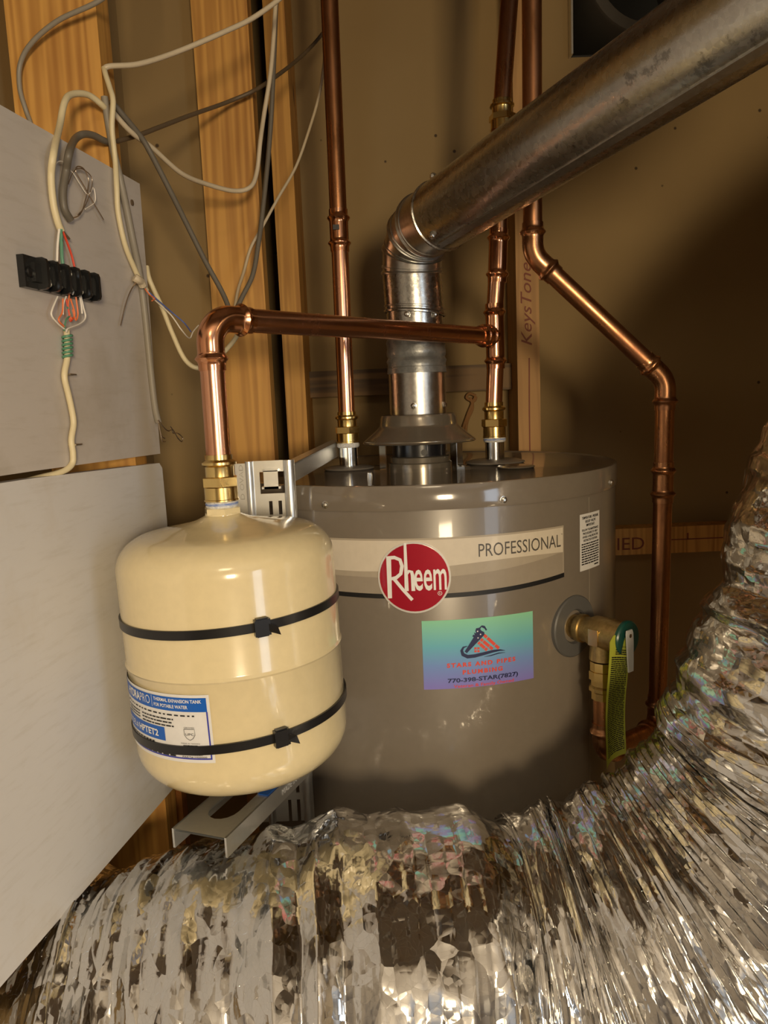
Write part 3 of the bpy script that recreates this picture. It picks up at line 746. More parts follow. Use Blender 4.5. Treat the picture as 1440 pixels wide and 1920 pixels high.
# tag
t0 = at(1158, 1200, 0.780); tl, tr = at(1139, 1212, 0.776), at(1181, 1205, 0.788)
tx = unit(V3(tr[0]-tl[0], tr[1]-tl[1], 0)); tn = np.cross(tx, UPZ)
TL = V3(tl[0], tl[1], t0[2] + 0.008); TW, TH = 0.0260, 0.148
def tagp(x, y, o=0.0):
    """x across 0..1, y down 0..1"""
    wob = 0.0045*math.sin(y*6.0 + 0.5) - 0.004*y; curl = 0.004*(x-0.5)**2*4*(0.4+y)
    shift = -0.0025*math.sin(y*3.1*2) - 0.003*y
    return TL + tx*(x*TW + shift) - UPZ*(y*TH + 0.006*x*(1-y) - 0.012*x*y*y) + tn*(wob + curl + o)
tv, tf = [], []
NXT, NYT = 6, 40
for o_ in (0.0, -0.0005):
    for j in range(NYT+1):
        for i in range(NXT+1):
            y_ = j/NYT; x_ = i/NXT
            if j == 0: x_ = 0.25 + x_*0.5
            elif j == 1: x_ = 0.12 + x_*0.76
            tv.append(tagp(x_, y_, o_))
n1 = (NXT+1)*(NYT+1)
for j in range(NYT):
    for i in range(NXT):
        a = j*(NXT+1)+i; q_ = (a, a+1, a+NXT+2, a+NXT+1); tf.append(q_); tf.append(tuple(n1+k_ for k_ in q_[::-1]))
vt = mk('tag', tv, tf, M['valve_tag'], rv)
tb = MB()
pr = Print(lambda x, y: tagp(x, 1-y, 0.0006))
pr.text('DO NOT REMOVE', (0.35, 0.85, 0.915, 0.928)); pr.dashes(0.35, 0.92, 0.86, 0.905, 3, 0.55); pr.dashes(0.14, 0.94, 0.045, 0.85, 50, 0.55, 0.1, 0.3)
pr.build('lettering', M['ink'], vt)
# discharge line --------------------------------------------------------------------
dis = thing('relief_discharge_pipe', OUT - UPZ*0.16, 'dull copper pipe from the relief valve that rises past the stud through a diagonal offset', 'pipe')
o_top = OUT - UPZ*0.031
adm = mk('adapter', *lathe(o_top, o_top - UPZ, [(0, 1.30*PR), (0.010, 1.30*PR), (0.0105, 1.42*PR), (0.020, 1.42*PR), (0.0205, 1.2*PR), (0.027, 1.2*PR), (0.029, 1.42*PR), (0.033, 1.42*PR), (0.035, 1.18*PR), (0.043, 1.18*PR)], 10), M['brass'], dis, angle=20)
zl = -0.398; A0 = V3(OUT[0], OUT[1], zl); B0 = V3(0.3365, 0.93, -0.425); ab = unit(B0 - A0)
pipe(o_top - UPZ*0.04, A0 + UPZ*0.02, M['copper_old'], dis)
fitting('elbow', elbow_pts(A0, UPZ, ab, 0.036, 0.022), M['fitting_old'], dis)
pipe(A0 + ab*0.03, B0 - ab*0.03, M['copper_old'], dis)
fitting('elbow', elbow_pts(B0, -ab, UPZ, 0.042, 0.024), M['fitting_old'], dis)
K1 = at(1248, 712, 0.93); K2 = at(999, 478, 0.93); K3 = at(997, 0, 0.93)
K3 = K2 + (K3 - K2) * ((CEIL - K2[2]) / (K3[2] - K2[2]))
d_up = unit(K1 - B0); d_di = unit(K2 - K1); d_tp = unit(K3 - K2)
ca, cbm = at(1247, 866, 0.93), at(1244, 942, 0.93)
ca = lerp(B0, K1, ca[2]); cbm = lerp(B0, K1, cbm[2])
pipe(B0 + UPZ*0.03, cbm + d_up*0.01, M['copper_old'], dis)
fitting('coupling', [cbm, ca], M['fitting_old'], dis)
pipe(ca - d_up*0.01, K1 - d_up*0.025, M['copper_old'], dis)
fitting('bend', elbow_pts(K1, -d_up, d_di, 0.036, 0.030), M['fitting_old'], dis)
pipe(K1 + d_di*0.025, K2 - d_di*0.025, M['copper_old'], dis)
fitting('bend', elbow_pts(K2, -d_di, d_tp, 0.036, 0.030), M['fitting_old'], dis)
pipe(K2 + d_tp*0.025, K3, M['copper_old'], dis)

# ================================================================== VENT
vp = thing('vent_pipe', (FLX, NY, hz + 0.036), 'galvanised vent pipe with an adjustable elbow sloping up from the draft hood', 'vent pipe')
VR = 0.0378
zv = lambda y: riser_z(783, y, NY)
vz0 = hz + 0.036
ax0 = V3(FLX, NY, 0)
col_ = mk('collar', *lathe(ax0 + UPZ*vz0, ax0 + UPZ, [(0, VR), (zv(690) - vz0, VR), (zv(688) - vz0, VR*1.03)], 64), M['galv'], vp)
tp_p, tp_s = [], []
tv0, tv1 = zv(700), zv(636)
prof = []
for i in range(12):
    t_ = i/11; prof.append((t_*(tv1-tv0), VR*(1.03 + 0.022*math.sin(i*2.1) + 0.012*math.cos(i*3.3))))
mk('sealing_tape', *lathe(ax0 + UPZ*tv0, ax0 + UPZ, prof, 64), M['tape_grey'], vp)
A_ = at(836, 398, 0.93); B_ = at(1323, 72, 0.63); vd = unit(B_ - A_)
Cn = V3(FLX, NY, zv(455)); back = A_ - vd * ((A_[1] - NY) / vd[1]) * 1.0
# elbow: vertical axis, turning onto the sloping axis through A_
arcp = fillet([V3(FLX, NY, zv(590)), V3(FLX - 0.004, NY, zv(440)), A_ + vd*0.02], 0.075, 3)
gores = [arcp[0], arcp[1], arcp[2], arcp[3], arcp[4], A_ + vd*0.012]
vlow = V3(FLX, NY, zv(640))
mk('elbow_sleeve', *lathe(vlow, gores[0], [(0, VR*0.985), (np.linalg.norm(gores[0]-vlow)+0.01, VR*0.985)], 64), M['galv_worn'], vp)
def mitre_tube(name, p0, p1, n0, n1, r_, mat, parent, bead0=True, seg=64):
    """tube between two mitre planes, with a rolled bead at its lower edge"""
    d = unit(p1 - p0); n = unit(np.cross(d, [0.3, 1.0, 0.2])); b_ = np.cross(d, n)
    v = []; a = np.linspace(0, 2*math.pi, seg, endpoint=False)
    L = np.linalg.norm(p1 - p0)
    prof = [(0.0, 1.0), (0.0006, 1.05), (0.0028, 1.055), (0.0045, 1.01), (0.0052, 0.995), (0.0075, 0.995), (0.0080, 1.03), (0.0098, 1.03), (0.0106, 1.0), (L, 1.0)] if bead0 else [(0, 1.0), (L, 1.0)]
    for s_, k_ in prof:
        w_ = s_ / L
        for t in a:
            e = (n*math.cos(t) + b_*math.sin(t)) * r_ * k_
            s0 = -(e @ n0) / (d @ n0); s1 = -(e @ n1) / (d @ n1)
            v.append(p0 + e + d * (s_ + s0*(1-w_) + s1*w_))
    f = [(i*seg+j, (i+1)*seg+j, (i+1)*seg+(j+1) % seg, i*seg+(j+1) % seg) for i in range(len(prof)-1) for j in range(seg)]
    return mk(name, v, f, mat, parent)
gd = [unit(gores[i+1] - gores[i]) for i in range(len(gores)-1)]
for i in range(len(gores)-1):
    n0 = gd[i] if i == 0 else unit(gd[i-1] + gd[i]); n1 = vd if i == len(gores)-2 else unit(gd[i] + gd[i+1])
    if i == 0: n0 = unit(UPZ + V3(0.10, 0, 0))
    mitre_tube('elbow_gore', gores[i], gores[i+1], n0, n1, VR*1.02, M['galv_worn'] if i == 0 else M['galv'], vp)
vend = A_ + vd * 0.62
sl = mk('sloped_pipe', *lathe(A_ - vd*0.012, vend, [(0, VR*1.075), (0.0008, VR*1.1), (0.003, VR*1.1), (0.004, VR*1.06), (np.linalg.norm(vend - A_) + 0.012, VR*1.06)], 72), M['galv_worn'], vp)
# lock seam along the underside
sn = unit(np.cross(vd, UPZ)); sb = np.cross(sn, vd); sdn = unit(-sb*0.93 - sn*0.36)
sdn = unit(-sb*0.95 + (sn if sn[1] < 0 else -sn)*0.30)
MB().obox(A_ + sdn*VR*1.055 - np.cross(vd, sdn)*0.004, vd*0.6, np.cross(vd, sdn)*0.008, sdn*0.0016).build('lock_seam', M['galv'], sl, smooth=False)
# end: an upright length to the ceiling
ve2 = V3(vend[0] + vd[0]*0.05, vend[1] + vd[1]*0.05, 0)
pth = fillet([vend - vd*0.02, vend + vd*0.09, V3((vend + vd*0.09)[0], (vend + vd*0.09)[1], CEIL)], 0.085, 8)
mk('upright_pipe', *sweep(pth, VR*1.05, 48), M['galv'], vp)
# vent screws
sc = []
for z_, a in ((zv(760), -12), (zv(760), 62), (zv(600)+0.004, -18), (zv(596), 40), (zv(622), 32)):
    n_ = V3(math.sin(R(a)), -math.cos(R(a)), 0); screw(V3(FLX, NY, z_) + n_*VR*1.02, n_, vp, 0.0036)
for a in (150, -62):
    n_ = unit(sb*math.cos(R(a)) + (sn if sn[1] < 0 else -sn)*math.sin(R(a))) if a < 0 else unit(sb*0.80 - (-sn if sn[1] < 0 else sn)*0.35)
    if a < 0: n_ = unit(-sb*0.75 + (sn if sn[1] < 0 else -sn)*0.66)
    screw(A_ + vd*0.006 + n_*VR*1.09, n_, vp, 0.0036)

# ================================================================== EXPANSION TANK
TR = 0.0985
tz_top = riser_z(417, 966, TKY)
tk = thing('expansion_tank', (TKX, TKY, -0.335), 'cream steel expansion tank hanging below the brass fitting', 'tank')
TILT = R(1.6)
piv = V3(TKX, TKY, tz_top)
def tt(p_):
    """tank axis leans a little: right side up"""
    d = np.asarray(p_, float) - piv; c_, s_ = math.cos(TILT), math.sin(TILT)
    return piv + V3(d[0]*c_ - d[2]*s_, d[1], d[2]*c_ + d[0]*s_)
def tp(s_, z, o=0.0):
    a = s_ / TR; return tt(V3(TKX + (TR + o)*math.sin(a), TKY - (TR + o)*math.cos(a), z))
ribz = -0.2205; zb = -0.3405
prof = [(tz_top + 0.002, 0.014), (tz_top, 0.018), (tz_top - 0.0035, 0.026), (tz_top - 0.006, 0.036), (tz_top - 0.011, 0.052), (tz_top - 0.017, 0.068)]
prof[-2:] = [(tz_top - 0.0085, 0.050), (tz_top - 0.0115, 0.064)]
for k_ in range(10):
    a = R(22 + 68*k_/9); prof.append((tz_top - 0.0410 + 0.0300*math.cos(a), 0.0640 + (TR-0.0640)*math.sin(a)))
prof += [(ribz + 0.0030, TR), (ribz + 0.0022, TR + 0.0003), (ribz, TR + 0.0012), (ribz - 0.0014, TR + 0.0004), (ribz - 0.0024, TR - 0.0004), (zb + 0.040, TR - 0.0004)]
for k_ in range(1, 10):
    a = R(10*k_); prof.append((zb + 0.040 - 0.034*math.sin(a), 0.060 + (TR-0.0604)*math.cos(a)))
prof += [(zb + 0.003, 0.03), (zb, 0.008)]
v, f = lathe(V3(TKX, TKY, 0), V3(TKX, TKY, -1), [(-z_, r_) for z_, r_ in prof], 112)
mk('body', [tt(p_) for p_ in v], f, M['tank'], tk, angle=50)
mk('neck_nut', *lathe(V3(TKX, TKY, nb - 0.0058), V3(TKX, TKY, -1), [(0, 0.0150), (0.0008, 0.0172), (0.0062, 0.0172), (0.0070, 0.0155)], 6, phase=0.2), M['tank'], tk, angle=10)
mk('neck', *lathe(V3(TKX, TKY, nb - 0.011), V3(TKX, TKY, -1), [(0, 0.0158), (0.004, 0.0160), (0.009, 0.0172), (0.014, 0.022)], 36), M['tank'], tk)
# label
LSH = -0.005
lab = Print(lambda x, y: tp(x + LSH, y, 0.0005))
LX0, LX1, LZ0, LZ1 = -0.1335, 0.0, -0.2895, -0.2305
lab.rect(LX0, LX1, LZ0, LZ1, 40); label = lab.build('label', M['paper'], tk)
pb_ = Print(lambda x, y: tp(x + LSH, y, 0.0008)); pt_ = Print(lambda x, y: tp(x + LSH, y, 0.0011)); pk_ = Print(lambda x, y: tp(x + LSH, y, 0.0010))
pb_.rect(LX0 + 0.002, LX1 - 0.0025, LZ1 - 0.0145, LZ1 - 0.0025, 30)
pb_.rect(-0.115, -0.0445, -0.2725, -0.2605, 20)
pb_.build('blue_field', M['label_blue'], label)
pv_ = Print(lambda x, y: tp(x + LSH, y, 0.0008)); pv_.rect(LX1 - 0.0035, LX1 - 0.0022, LZ0 + 0.003, LZ1 - 0.0145, 1); pv_.rect(LX0 + 0.002, LX1 - 0.0022, LZ0 + 0.003, LZ0 + 0.0043, 30); pv_.build('border', M['label_navy'], label)
pt_.text('HYDRA', (-0.1000, -0.0735, -0.2420, -0.2345), bold=0.03); pt_.text('PRO', (-0.0730, -0.0585, -0.2420, -0.2345), bold=-0.008)
pt_.rect(-0.0560, -0.0556, -0.2435, -0.2335)
pt_.text('THERMAL EXPANSION TANK', (-0.0535, -0.0065, -0.2375, -0.2345), bold=0.02); pt_.text('FOR POTABLE WATER', (-0.0535, -0.0190, -0.2425, -0.2395), bold=0.02)
pt_.text('MODEL# ', (-0.1100, -0.0830, -0.2695, -0.2635)); pt_.text('HPTET2', (-0.0810, -0.0520, -0.2695, -0.2635), bold=0.03)
pt_.build('white_print', M['ink_white'], label)
pk_.dashes(-0.105, -0.013, -0.2495, -0.2475, 1, 0.6, 0.02, 0.06); pk_.dashes(-0.105, -0.077, -0.2590, -0.2510, 3, 0.4, 0.1, 0.2); pk_.dashes(-0.073, -0.034, -0.2600, -0.2510, 3, 0.4, 0.06, 0.2)
pk_.dashes(-0.105, -0.058, -0.2762, -0.2742, 1, 0.6, 0.05, 0.1)
shield = [(-0.0245, -0.2600), (-0.0150, -0.2600), (-0.0150, -0.2650), (-0.0170, -0.2680), (-0.01975, -0.2696), (-0.0225, -0.2680), (-0.0245, -0.2650), (-0.0245, -0.2600)]
pk_.stroke(shield, 0.0004); pk_.text('UPC', (-0.0235, -0.0160, -0.2655, -0.2635)); pk_.text('CERTIFIED', (-0.0245, -0.0150, -0.2592, -0.2582))
pk_.text('MADE IN TAIWAN', (-0.0285, -0.0115, -0.2730, -0.2720)); pk_.dashes(-0.0265, -0.0130, -0.2748, -0.2738, 1, 0.8)
x = -0.0285
while x < -0.0100:
    w_ = random.choice((0.0002, 0.0003, 0.0005)); pk_.rect(x, x + w_, -0.2830, -0.2755); x += w_ + random.choice((0.0002, 0.0003, 0.0004))
pk_.text('PART# H00000', (-0.0285, -0.0065, -0.2852, -0.2836)); pk_.dashes(-0.105, -0.035, -0.2850, -0.2834, 1, 0.9, 0.03, 0.1)
pk_.build('black_print', M['ink'], label)

# cable ties around the tank
def cable_tie(z, tilt, hs, label_):
    t_ = thing('cable_tie', (TKX, TKY, z - 0.01), label_, 'cable tie')
    def q_(a, dz, o):
        r_ = TR + o; x_ = r_*math.sin(a)
        p_ = V3(TKX + x_, TKY - r_*math.cos(a), z + dz + x_*math.tan(tilt)); return tt(p_)
    nn = 120; v = []; f = []
    for i in range(nn):
        a = 2*math.pi*i/nn
        for dz, o in ((-0.0039, 0.0002), (0.0039, 0.0002), (0.0039, 0.0018), (-0.0039, 0.0018)): v.append(q_(a, dz, o))
    for i in range(nn):
        for j in range(4):
            a, b_ = i*4, ((i+1) % nn)*4; f.append((a+j, b_+j, b_+(j+1) % 4, a+(j+1) % 4))
    mk('strap', v, f, M['black_plastic'], t_, angle=30)
    a0 = hs / TR
    hd = MB(); e = 0.0062/TR
    pts = lambda a, dz, o: q_(a, dz, o)
    def blk(aa, ab_, z0, z1, o0, o1):
        v_ = [pts(aa, z0, o0), pts(ab_, z0, o0), pts(ab_, z0, o1), pts(aa, z0, o1), pts(aa, z1, o0), pts(ab_, z1, o0), pts(ab_, z1, o1), pts(aa, z1, o1)]
        return v_, [(3,2,1,0),(4,5,6,7),(0,1,5,4),(1,2,6,5),(2,3,7,6),(3,0,4,7)]
    hd.add(*blk(a0 - e, a0 + e, -0.0068, 0.0068, 0.0, 0.0068)); hd.add(*blk(a0 - e*0.75, a0 + e*0.75, -0.0078, 0.0078, 0.0005, 0.0055))
    head = hd.build('head', M['black_plastic'], t_, smooth=False)
    tl_ = MB(); v_ = [pts(a0 + e*0.6, -0.0038, 0.0060), pts(a0 + e*0.6, 0.0030, 0.0060), pts(a0 + e*2.0, -0.0078, 0.0105), pts(a0 + e*1.6, 0.0005, 0.0115),
                      pts(a0 + e*0.6, -0.0038, 0.0045), pts(a0 + e*0.6, 0.0030, 0.0045), pts(a0 + e*2.0, -0.0078, 0.0092), pts(a0 + e*1.6, 0.0005, 0.0102)]
    tl_.add(v_, [(0, 2, 3, 1), (4, 5, 7, 6), (0, 4, 6, 2), (1, 3, 7, 5), (2, 6, 7, 3), (0, 1, 5, 4)]).build('tail', M['black_plastic'], t_, smooth=False)
cable_tie(-0.1795, R(1.2), 0.0425, 'black cable tie around the upper half of the cream tank')
cable_tie(-0.2775, R(2.2), 0.0500, 'black cable tie crossing the paper label of the cream tank')

# ================================================================== TANK BRACKET
bk = thing('tank_bracket', (-0.15, 0.815, -0.48), 'galvanised steel bracket with slotted back plate and channel arm behind the cream tank', 'bracket')
BY = 0.822
bl, br_ = at(442, 905, BY)[0], at(553, 905, BY)[0]; bw = br_ - bl
bt_, bbm = at(495, 864, BY)[2], -0.470
X = lambda u: bl + bw*u
Z = lambda px: at(495, px, BY)[2]
b = MB(); th = 0.002
def bx(u0, u1, z0, z1, y0=BY, y1=BY + th): b.box((X(u0), y0, z0), (X(u1), y1, z1))
zh0, zh1 = Z(926), Z(885)       # window
bx(0.0, 0.18, bbm, bt_ - 0.002)
bx(0.30, 0.41, bbm, bt_); bx(0.41, 0.82, zh1, bt_); bx(0.41, 0.82, -0.128, zh0 ) if False else None
zs1, zs0 = Z(940), Z(966)       # twin slots
bx(0.41, 0.82, zs1, zh0); bx(0.41, 0.54, zs0, zs1); bx(0.60, 0.70, zs0, zs1); bx(0.76, 0.82, zs0, zs1); bx(0.41, 0.82, -0.30, zs0)
zq = [-0.30 - 0.034*i for i in range(6)]
for i in range(5):
    z1_, z0_ = zq[i], zq[i+1]; bx(0.41, 0.82, z1_ - 0.008, z1_); bx(0.41, 0.54, z0_, z1_ - 0.008); bx(0.60, 0.70, z0_, z1_ - 0.008); bx(0.76, 0.82, z0_, z1_ - 0.008)
plate = b.build('back_plate', M['galv_plate'], bk, smooth=False)
def bead(u, w_, d_, name='rib'):
    a = np.linspace(0, math.pi, 9); cx = X(u); hw = bw*w_/2
    v = [(cx - hw*math.cos(t_), BY - d_*math.sin(t_), z_) for z_ in (bbm, bt_) for t_ in a] + [(cx - hw*math.cos(t_), BY + th, z_) for z_ in (bbm, bt_) for t_ in a]
    f = [(i, i+1, 9+i+1, 9+i) for i in range(8)]; f += [(18+i, 27+i, 27+i+1, 18+i+1) for i in range(8)]
    f += [(9+i, 9+i+1, 27+i+1, 27+i) for i in range(8)] + [(i+1, i, 18+i, 18+i+1) for i in range(8)]
    mk(name, v, f, M['galv_plate'], plate)
bead(0.245, 0.14, 0.006); bead(0.91, 0.19, 0.006, 'edge_roll')
# bent-out tongue in the window
tg = MB(); tz = Z(906)
tg.box((X(0.50), BY - 0.010, zh0 + 0.006), (X(0.74), BY - 0.0085, zh1 + 0.002)); tg.box((X(0.46), BY - 0.010, zh0 + 0.006), (X(0.78), BY - 0.001, zh0 + 0.0085))
tg.box((X(0.50), BY - 0.0100, zh1 + 0.001), (X(0.74), BY + 0.001, zh1 + 0.003))
tg.build('tongue', M['galv_plate'], plate, smooth=False)
pr = Print(lambda x, y: V3(X(0.02) + x, BY - 0.0004, y)); vtext(pr, 'HOLD-RITE' if False else 'D OVAD', 0.003, 0.0075, Z(935), Z(870)); pr.build('stamping', M['galv'], plate)
# flat strap running back over the heater top
s0 = V3(X(1.0) - 0.004, BY + 0.004, bt_ - 0.026); s1 = at(641, 846, 1.075) - UPZ*0.004
sdv = s1 - s0; sx = unit(np.cross(sdv, UPZ))
MB().obox(s0, sdv, -sx*0.002, UPZ*0.020).obox(s0 + UPZ*0.018, sdv, -sx*0.014, UPZ*0.002).build('strap', M['galv_plate'], bk, smooth=False)
# channel arm
AZ = -0.362
F1, F2 = at(322, 1553, 0.645), at(424, 1572, 0.625)
F1[2] = F2[2] = (F1[2] + F2[2]) / 2; Bk1 = V3(X(0.30), BY, F1[2] - 0.006); ad = Bk1 - F1; ws_ = F2 - F1
# plan: slot with a rounded front end
arm = MB(); dn = V3(0, 0, -1); tk_ = 0.002
def ap(u, w_): return F1 + ws_*u + ad*w_
ol = [(0.0, 0.0), (1.0, 0.0)]
a_ = np.linspace(0, math.pi, 9); slot = [(0.5 + 0.26*math.cos(t_), 0.24 - 0.10*math.sin(t_)) for t_ in a_]     # right side -> left side
v = []; f = []
top_pts = []
# quads between the outer edge and the slot outline
outer = [(1.0, 0.24 - 0.24*min(1, i/2.0)) for i in range(3)] + [(1.0 - (i-2)/4.0, 0.0) for i in range(3, 6)] + [(0.0, 0.0 + 0.24*(i-6)/2.0) for i in range(6, 9)]
for (pu, pw_), (qu, qw) in zip(slot, outer): v += [ap(pu, pw_), ap(qu, qw)]
n_ = len(v)
for i in range(8): f.append((2*i, 2*i+1, 2*i+3, 2*i+2))
v += [ap(0.76, 1.0), ap(1.0, 1.0), ap(0.24, 1.0), ap(0.0, 1.0)]
f += [(0, n_, n_+1, 1), (n_-2, n_-1, n_+3, n_+2)]
vv = np.array(v); k_ = len(vv); f2 = f + [tuple(k_ + i for i in q_[::-1]) for q_ in f]
arm.add(np.vstack([vv, vv + dn*tk_]), f2)
ah = mk('arm', np.vstack([vv, vv + dn*tk_]), f2, M['galv_plate'], bk, smooth=False)
wn_ = unit(ws_)
MB().obox(ap(1.0, 0) - wn_*tk_, wn_*tk_, ad, dn*0.0185).build('arm_flange', M['galv_plate'], bk, smooth=False)
MB().obox(ap(0.0, 0), wn_*tk_, ad, dn*0.0185).build('arm_flange', M['galv_plate'], bk, smooth=False)
MB().obox(ap(0.78, 0.42) + UPZ*0.0005, ws_*0.20, ad*0.4, UPZ*0.0005).build('blue_sticker', M['label_blue'], ah, smooth=False)
fo = unit(np.cross(ad, UPZ))
pr = Print(lambda x, y: ap(1.0, 0) + unit(ad)*x + dn*(0.0185 - y) + (fo if fo @ wn_ > 0 else -fo)*0.0006)
pr.text('MADE IN USA', (0.105, 0.155, 0.007, 0.013)); pr.build('stamping', M['paper'], ah)

# ================================================================== TERMINAL BLOCK AND CABLES
tb0, tb1 = 0.577, 0.668; zA = 0.1135
tbk = thing('terminal_block', pw(0.62, 0.095, 0), 'black screw terminal block fixed to the grey lining panel', 'terminal block')
b = MB()
def pbx(u0, u1, z0, z1, n0, n1, bb=None):
    bb = bb or b; o_ = pw(u0, z0, n0); return bb.obox(o_, PD*(u1-u0), PN*(n1-n0), UPZ*(z1-z0))
pbx(tb0 - 0.008, tb1, zA - 0.0125, zA + 0.0125, 0.0, 0.006); pbx(tb0, tb1, zA - 0.0075, zA + 0.0075, 0.006, 0.010)
b.build('base', M['black_block'], tbk, smooth=False)
for i in range(6):
    u = tb0 + 0.010 + (tb1 - tb0 - 0.012)*i/5
    pf = [(-0.0125, 0.004), (0.0125, 0.004), (0.0125, 0.0115), (0.0112, 0.0140), (0.0085, 0.0150), (-0.0085, 0.0150), (-0.0112, 0.0140), (-0.0125, 0.0115)]
    v = [pw(u + du, zA + dz_, n_) for du in (-0.0016, 0.0016) for dz_, n_ in pf]
    mk('barrier', v, [list(range(8)), list(range(15, 7, -1))] + [(i_, 8+i_, 8+(i_+1) % 8, (i_+1) % 8) for i_ in range(8)], M['black_block'], tbk, smooth=False)
for i in range(5):
    u = tb0 + 0.018 + (tb1 - tb0 - 0.012)*i/5
    for dz in (-0.0065, 0.0065):
        p_ = pw(u, zA + dz, 0.0095); mk('terminal_screw', *lathe(p_, p_ + PN, [(0, 0.0032), (0.0012, 0.0030), (0.0018, 0.0015)], 10), M['steel'] if (i + (dz > 0)) % 3 == 0 else M['black_block'], tbk)
p_ = pw(tb0 - 0.001, zA, 0.006); mk('mounting_screw', *lathe(p_, p_ + PN, [(0, 0.0045), (0.0015, 0.0042), (0.0024, 0.002)], 12), M['black_block'], tbk)

def cable(name, pts, rad, mat, label, parent=None, group=None, seg=10, flat=None):
    p = spline(pts, 10); v, f = sweep(p, rad*0.88, seg)
    o = mk(name, v, f, M[mat] if isinstance(mat, str) else mat, parent, angle=60)
    if parent is None: tag(o, label, 'cable', group)
    return o
P3 = lambda seq: [at(x, y, Y) for x, y, Y in seq]
def to_ceiling(pts, end=0):
    p_ = np.array(pts[end]); q_ = V3(p_[0], p_[1], CEIL); mid = p_*0.5 + q_*0.5
    return ([q_, mid] + list(pts)) if end == 0 else (list(pts) + [mid, q_])
PP = lambda seq, n=0.006: [on_panel(q_[0], q_[1], q_[2] if len(q_) > 2 else n) for q_ in seq]
cable('thin_cable', to_ceiling(P3([(262, -190, 0.77), (255, -110, 0.77), (230, -40, 0.772), (185, 2, 0.775), (110, 38, 0.78), (60, 80, 0.785), (38, 120, 0.79), (37, 165, 0.792), (48, 205, 0.794), (60, 240, 0.80), (70, 300, 0.80)])), 0.0026, 'cable_mid', 'thin grey-tan cable looping over the upper face of the pine stud')
cable('cable', to_ceiling(P3([(197, 138, 0.805), (202, 125, 0.80), (260, 120, 0.82), (330, 98, 0.85), (420, 60, 0.88), (480, 30, 0.90), (545, -20, 0.92), (600, -80, 0.94)]), -1), 0.0030, 'cable_white', 'white cable strung from the pine stud up to the ceiling')
vert = thing('cable', on_panel(262, 525), 'cream cable hanging down the grey panel edge, ending in twisted bare strands', 'cable')
cable('jacket', P3([(195, 128, 0.80), (198, 140, 0.795), (206, 165, 0.79), (212, 190, 0.785), (210, 240, 0.785), (216, 300, 0.79)]) + PP([(219, 350, 0.006), (222, 400, 0.004), (235, 460, 0.004), (253, 505, 0.004), (263, 526, 0.005), (275, 545, 0.006)]), 0.0030, 'cable_cream', '', vert)
for i, (mat, pts) in enumerate((('wire_bare', [(256, 528, 0.006), (245, 545, 0.008), (235, 572, 0.006), (226, 610, 0.004)]),
        ('wire_white', [(272, 540, 0.008), (290, 562, 0.012), (320, 590, 0.02), (340, 618, 0.03), (355, 634, 0.03), (362, 622, 0.03), (372, 610, 0.03)]),
        ('wire_blue', [(274, 543, 0.008), (295, 562, 0.012), (325, 588, 0.02), (345, 605, 0.03), (358, 622, 0.03)]),
        ('wire_orange', [(272, 541, 0.009), (280, 552, 0.011), (290, 560, 0.013), (285, 564, 0.013)]))):
    cable('strand', PP(pts), 0.0008, mat, '', vert, seg=6)
mk('twist', *sweep(spline(PP([(252, 520, 0.006), (258, 524, 0.008), (264, 528, 0.008), (268, 536, 0.008)]), 6), 0.0042, 10), M['cable_white'], vert)
gv = thing('flat_cable', on_panel(290, 790), 'flat grey cable running down the edge of the grey panel to frayed ends', 'cable')
cable('jacket', P3([(196, 182, 0.79), (203, 230, 0.79), (212, 280, 0.795)]) + PP([(225, 335, 0.004), (238, 395, 0.004), (250, 455, 0.004), (262, 515, 0.003), (272, 590, 0.003), (282, 690, 0.003), (290, 760, 0.003), (297, 792, 0.004)]), 0.0040, 'cable_mid', '', gv)
for pts in ([(296, 788), (300, 808), (304, 826), (310, 828)], [(297, 788), (306, 800), (312, 806), (317, 808)], [(297, 790), (302, 815), (309, 822)], [(320, 800), (327, 810), (334, 822), (341, 828), (342, 820), (333, 812), (325, 812), (322, 806), (317, 808)]):
    cable('strand', PP([(x, y, 0.010) for x, y in pts]), 0.0007, 'wire_bare', '', gv, seg=6)
cable('cable', to_ceiling(P3([(207, 205, 0.81), (245, 247, 0.83), (285, 277, 0.86), (340, 325, 0.90), (390, 346, 0.94), (440, 358, 0.97), (470, 350, 0.98), (482, 320, 0.99), (488, 265, 0.99), (495, 215, 1.0), (508, 130, 1.0), (516, 20, 1.0), (518, -60, 1.0)]), -1), 0.0031, 'cable_white', 'white cable sagging in a deep loop between the two wide pine studs')
cable('cable', P3([(207, 188, 0.81), (230, 215, 0.82), (265, 258, 0.84), (285, 292, 0.85), (320, 360, 0.87), (350, 420, 0.89), (385, 490, 0.91), (420, 555, 0.93), (436, 600, 0.95)]), 0.0034, 'cable_grey', 'dark grey cable slanting from the pine stud down to the copper elbow')
cable('cable', to_ceiling(P3([(520, -60, 1.02), (517, 20, 1.02), (512, 150, 1.02), (505, 270, 1.02), (492, 400, 1.01), (484, 460, 1.0), (474, 515, 0.99), (455, 555, 0.98), (438, 590, 0.97)])), 0.0034, 'cable_grey', 'dark grey cable hanging beside the black gap and curling behind the copper elbow')
cable('cable', to_ceiling(P3([(205, 268, 0.82), (255, 255, 0.86), (300, 238, 0.90), (360, 215, 0.96), (430, 190, 1.02), (490, 162, 1.04), (560, 110, 1.14), (605, 62, 1.2), (622, 20, 1.22), (621, -60, 1.22)]), -1), 0.0028, 'cable_brown', 'dull brown cable strung across both wide studs behind the others')
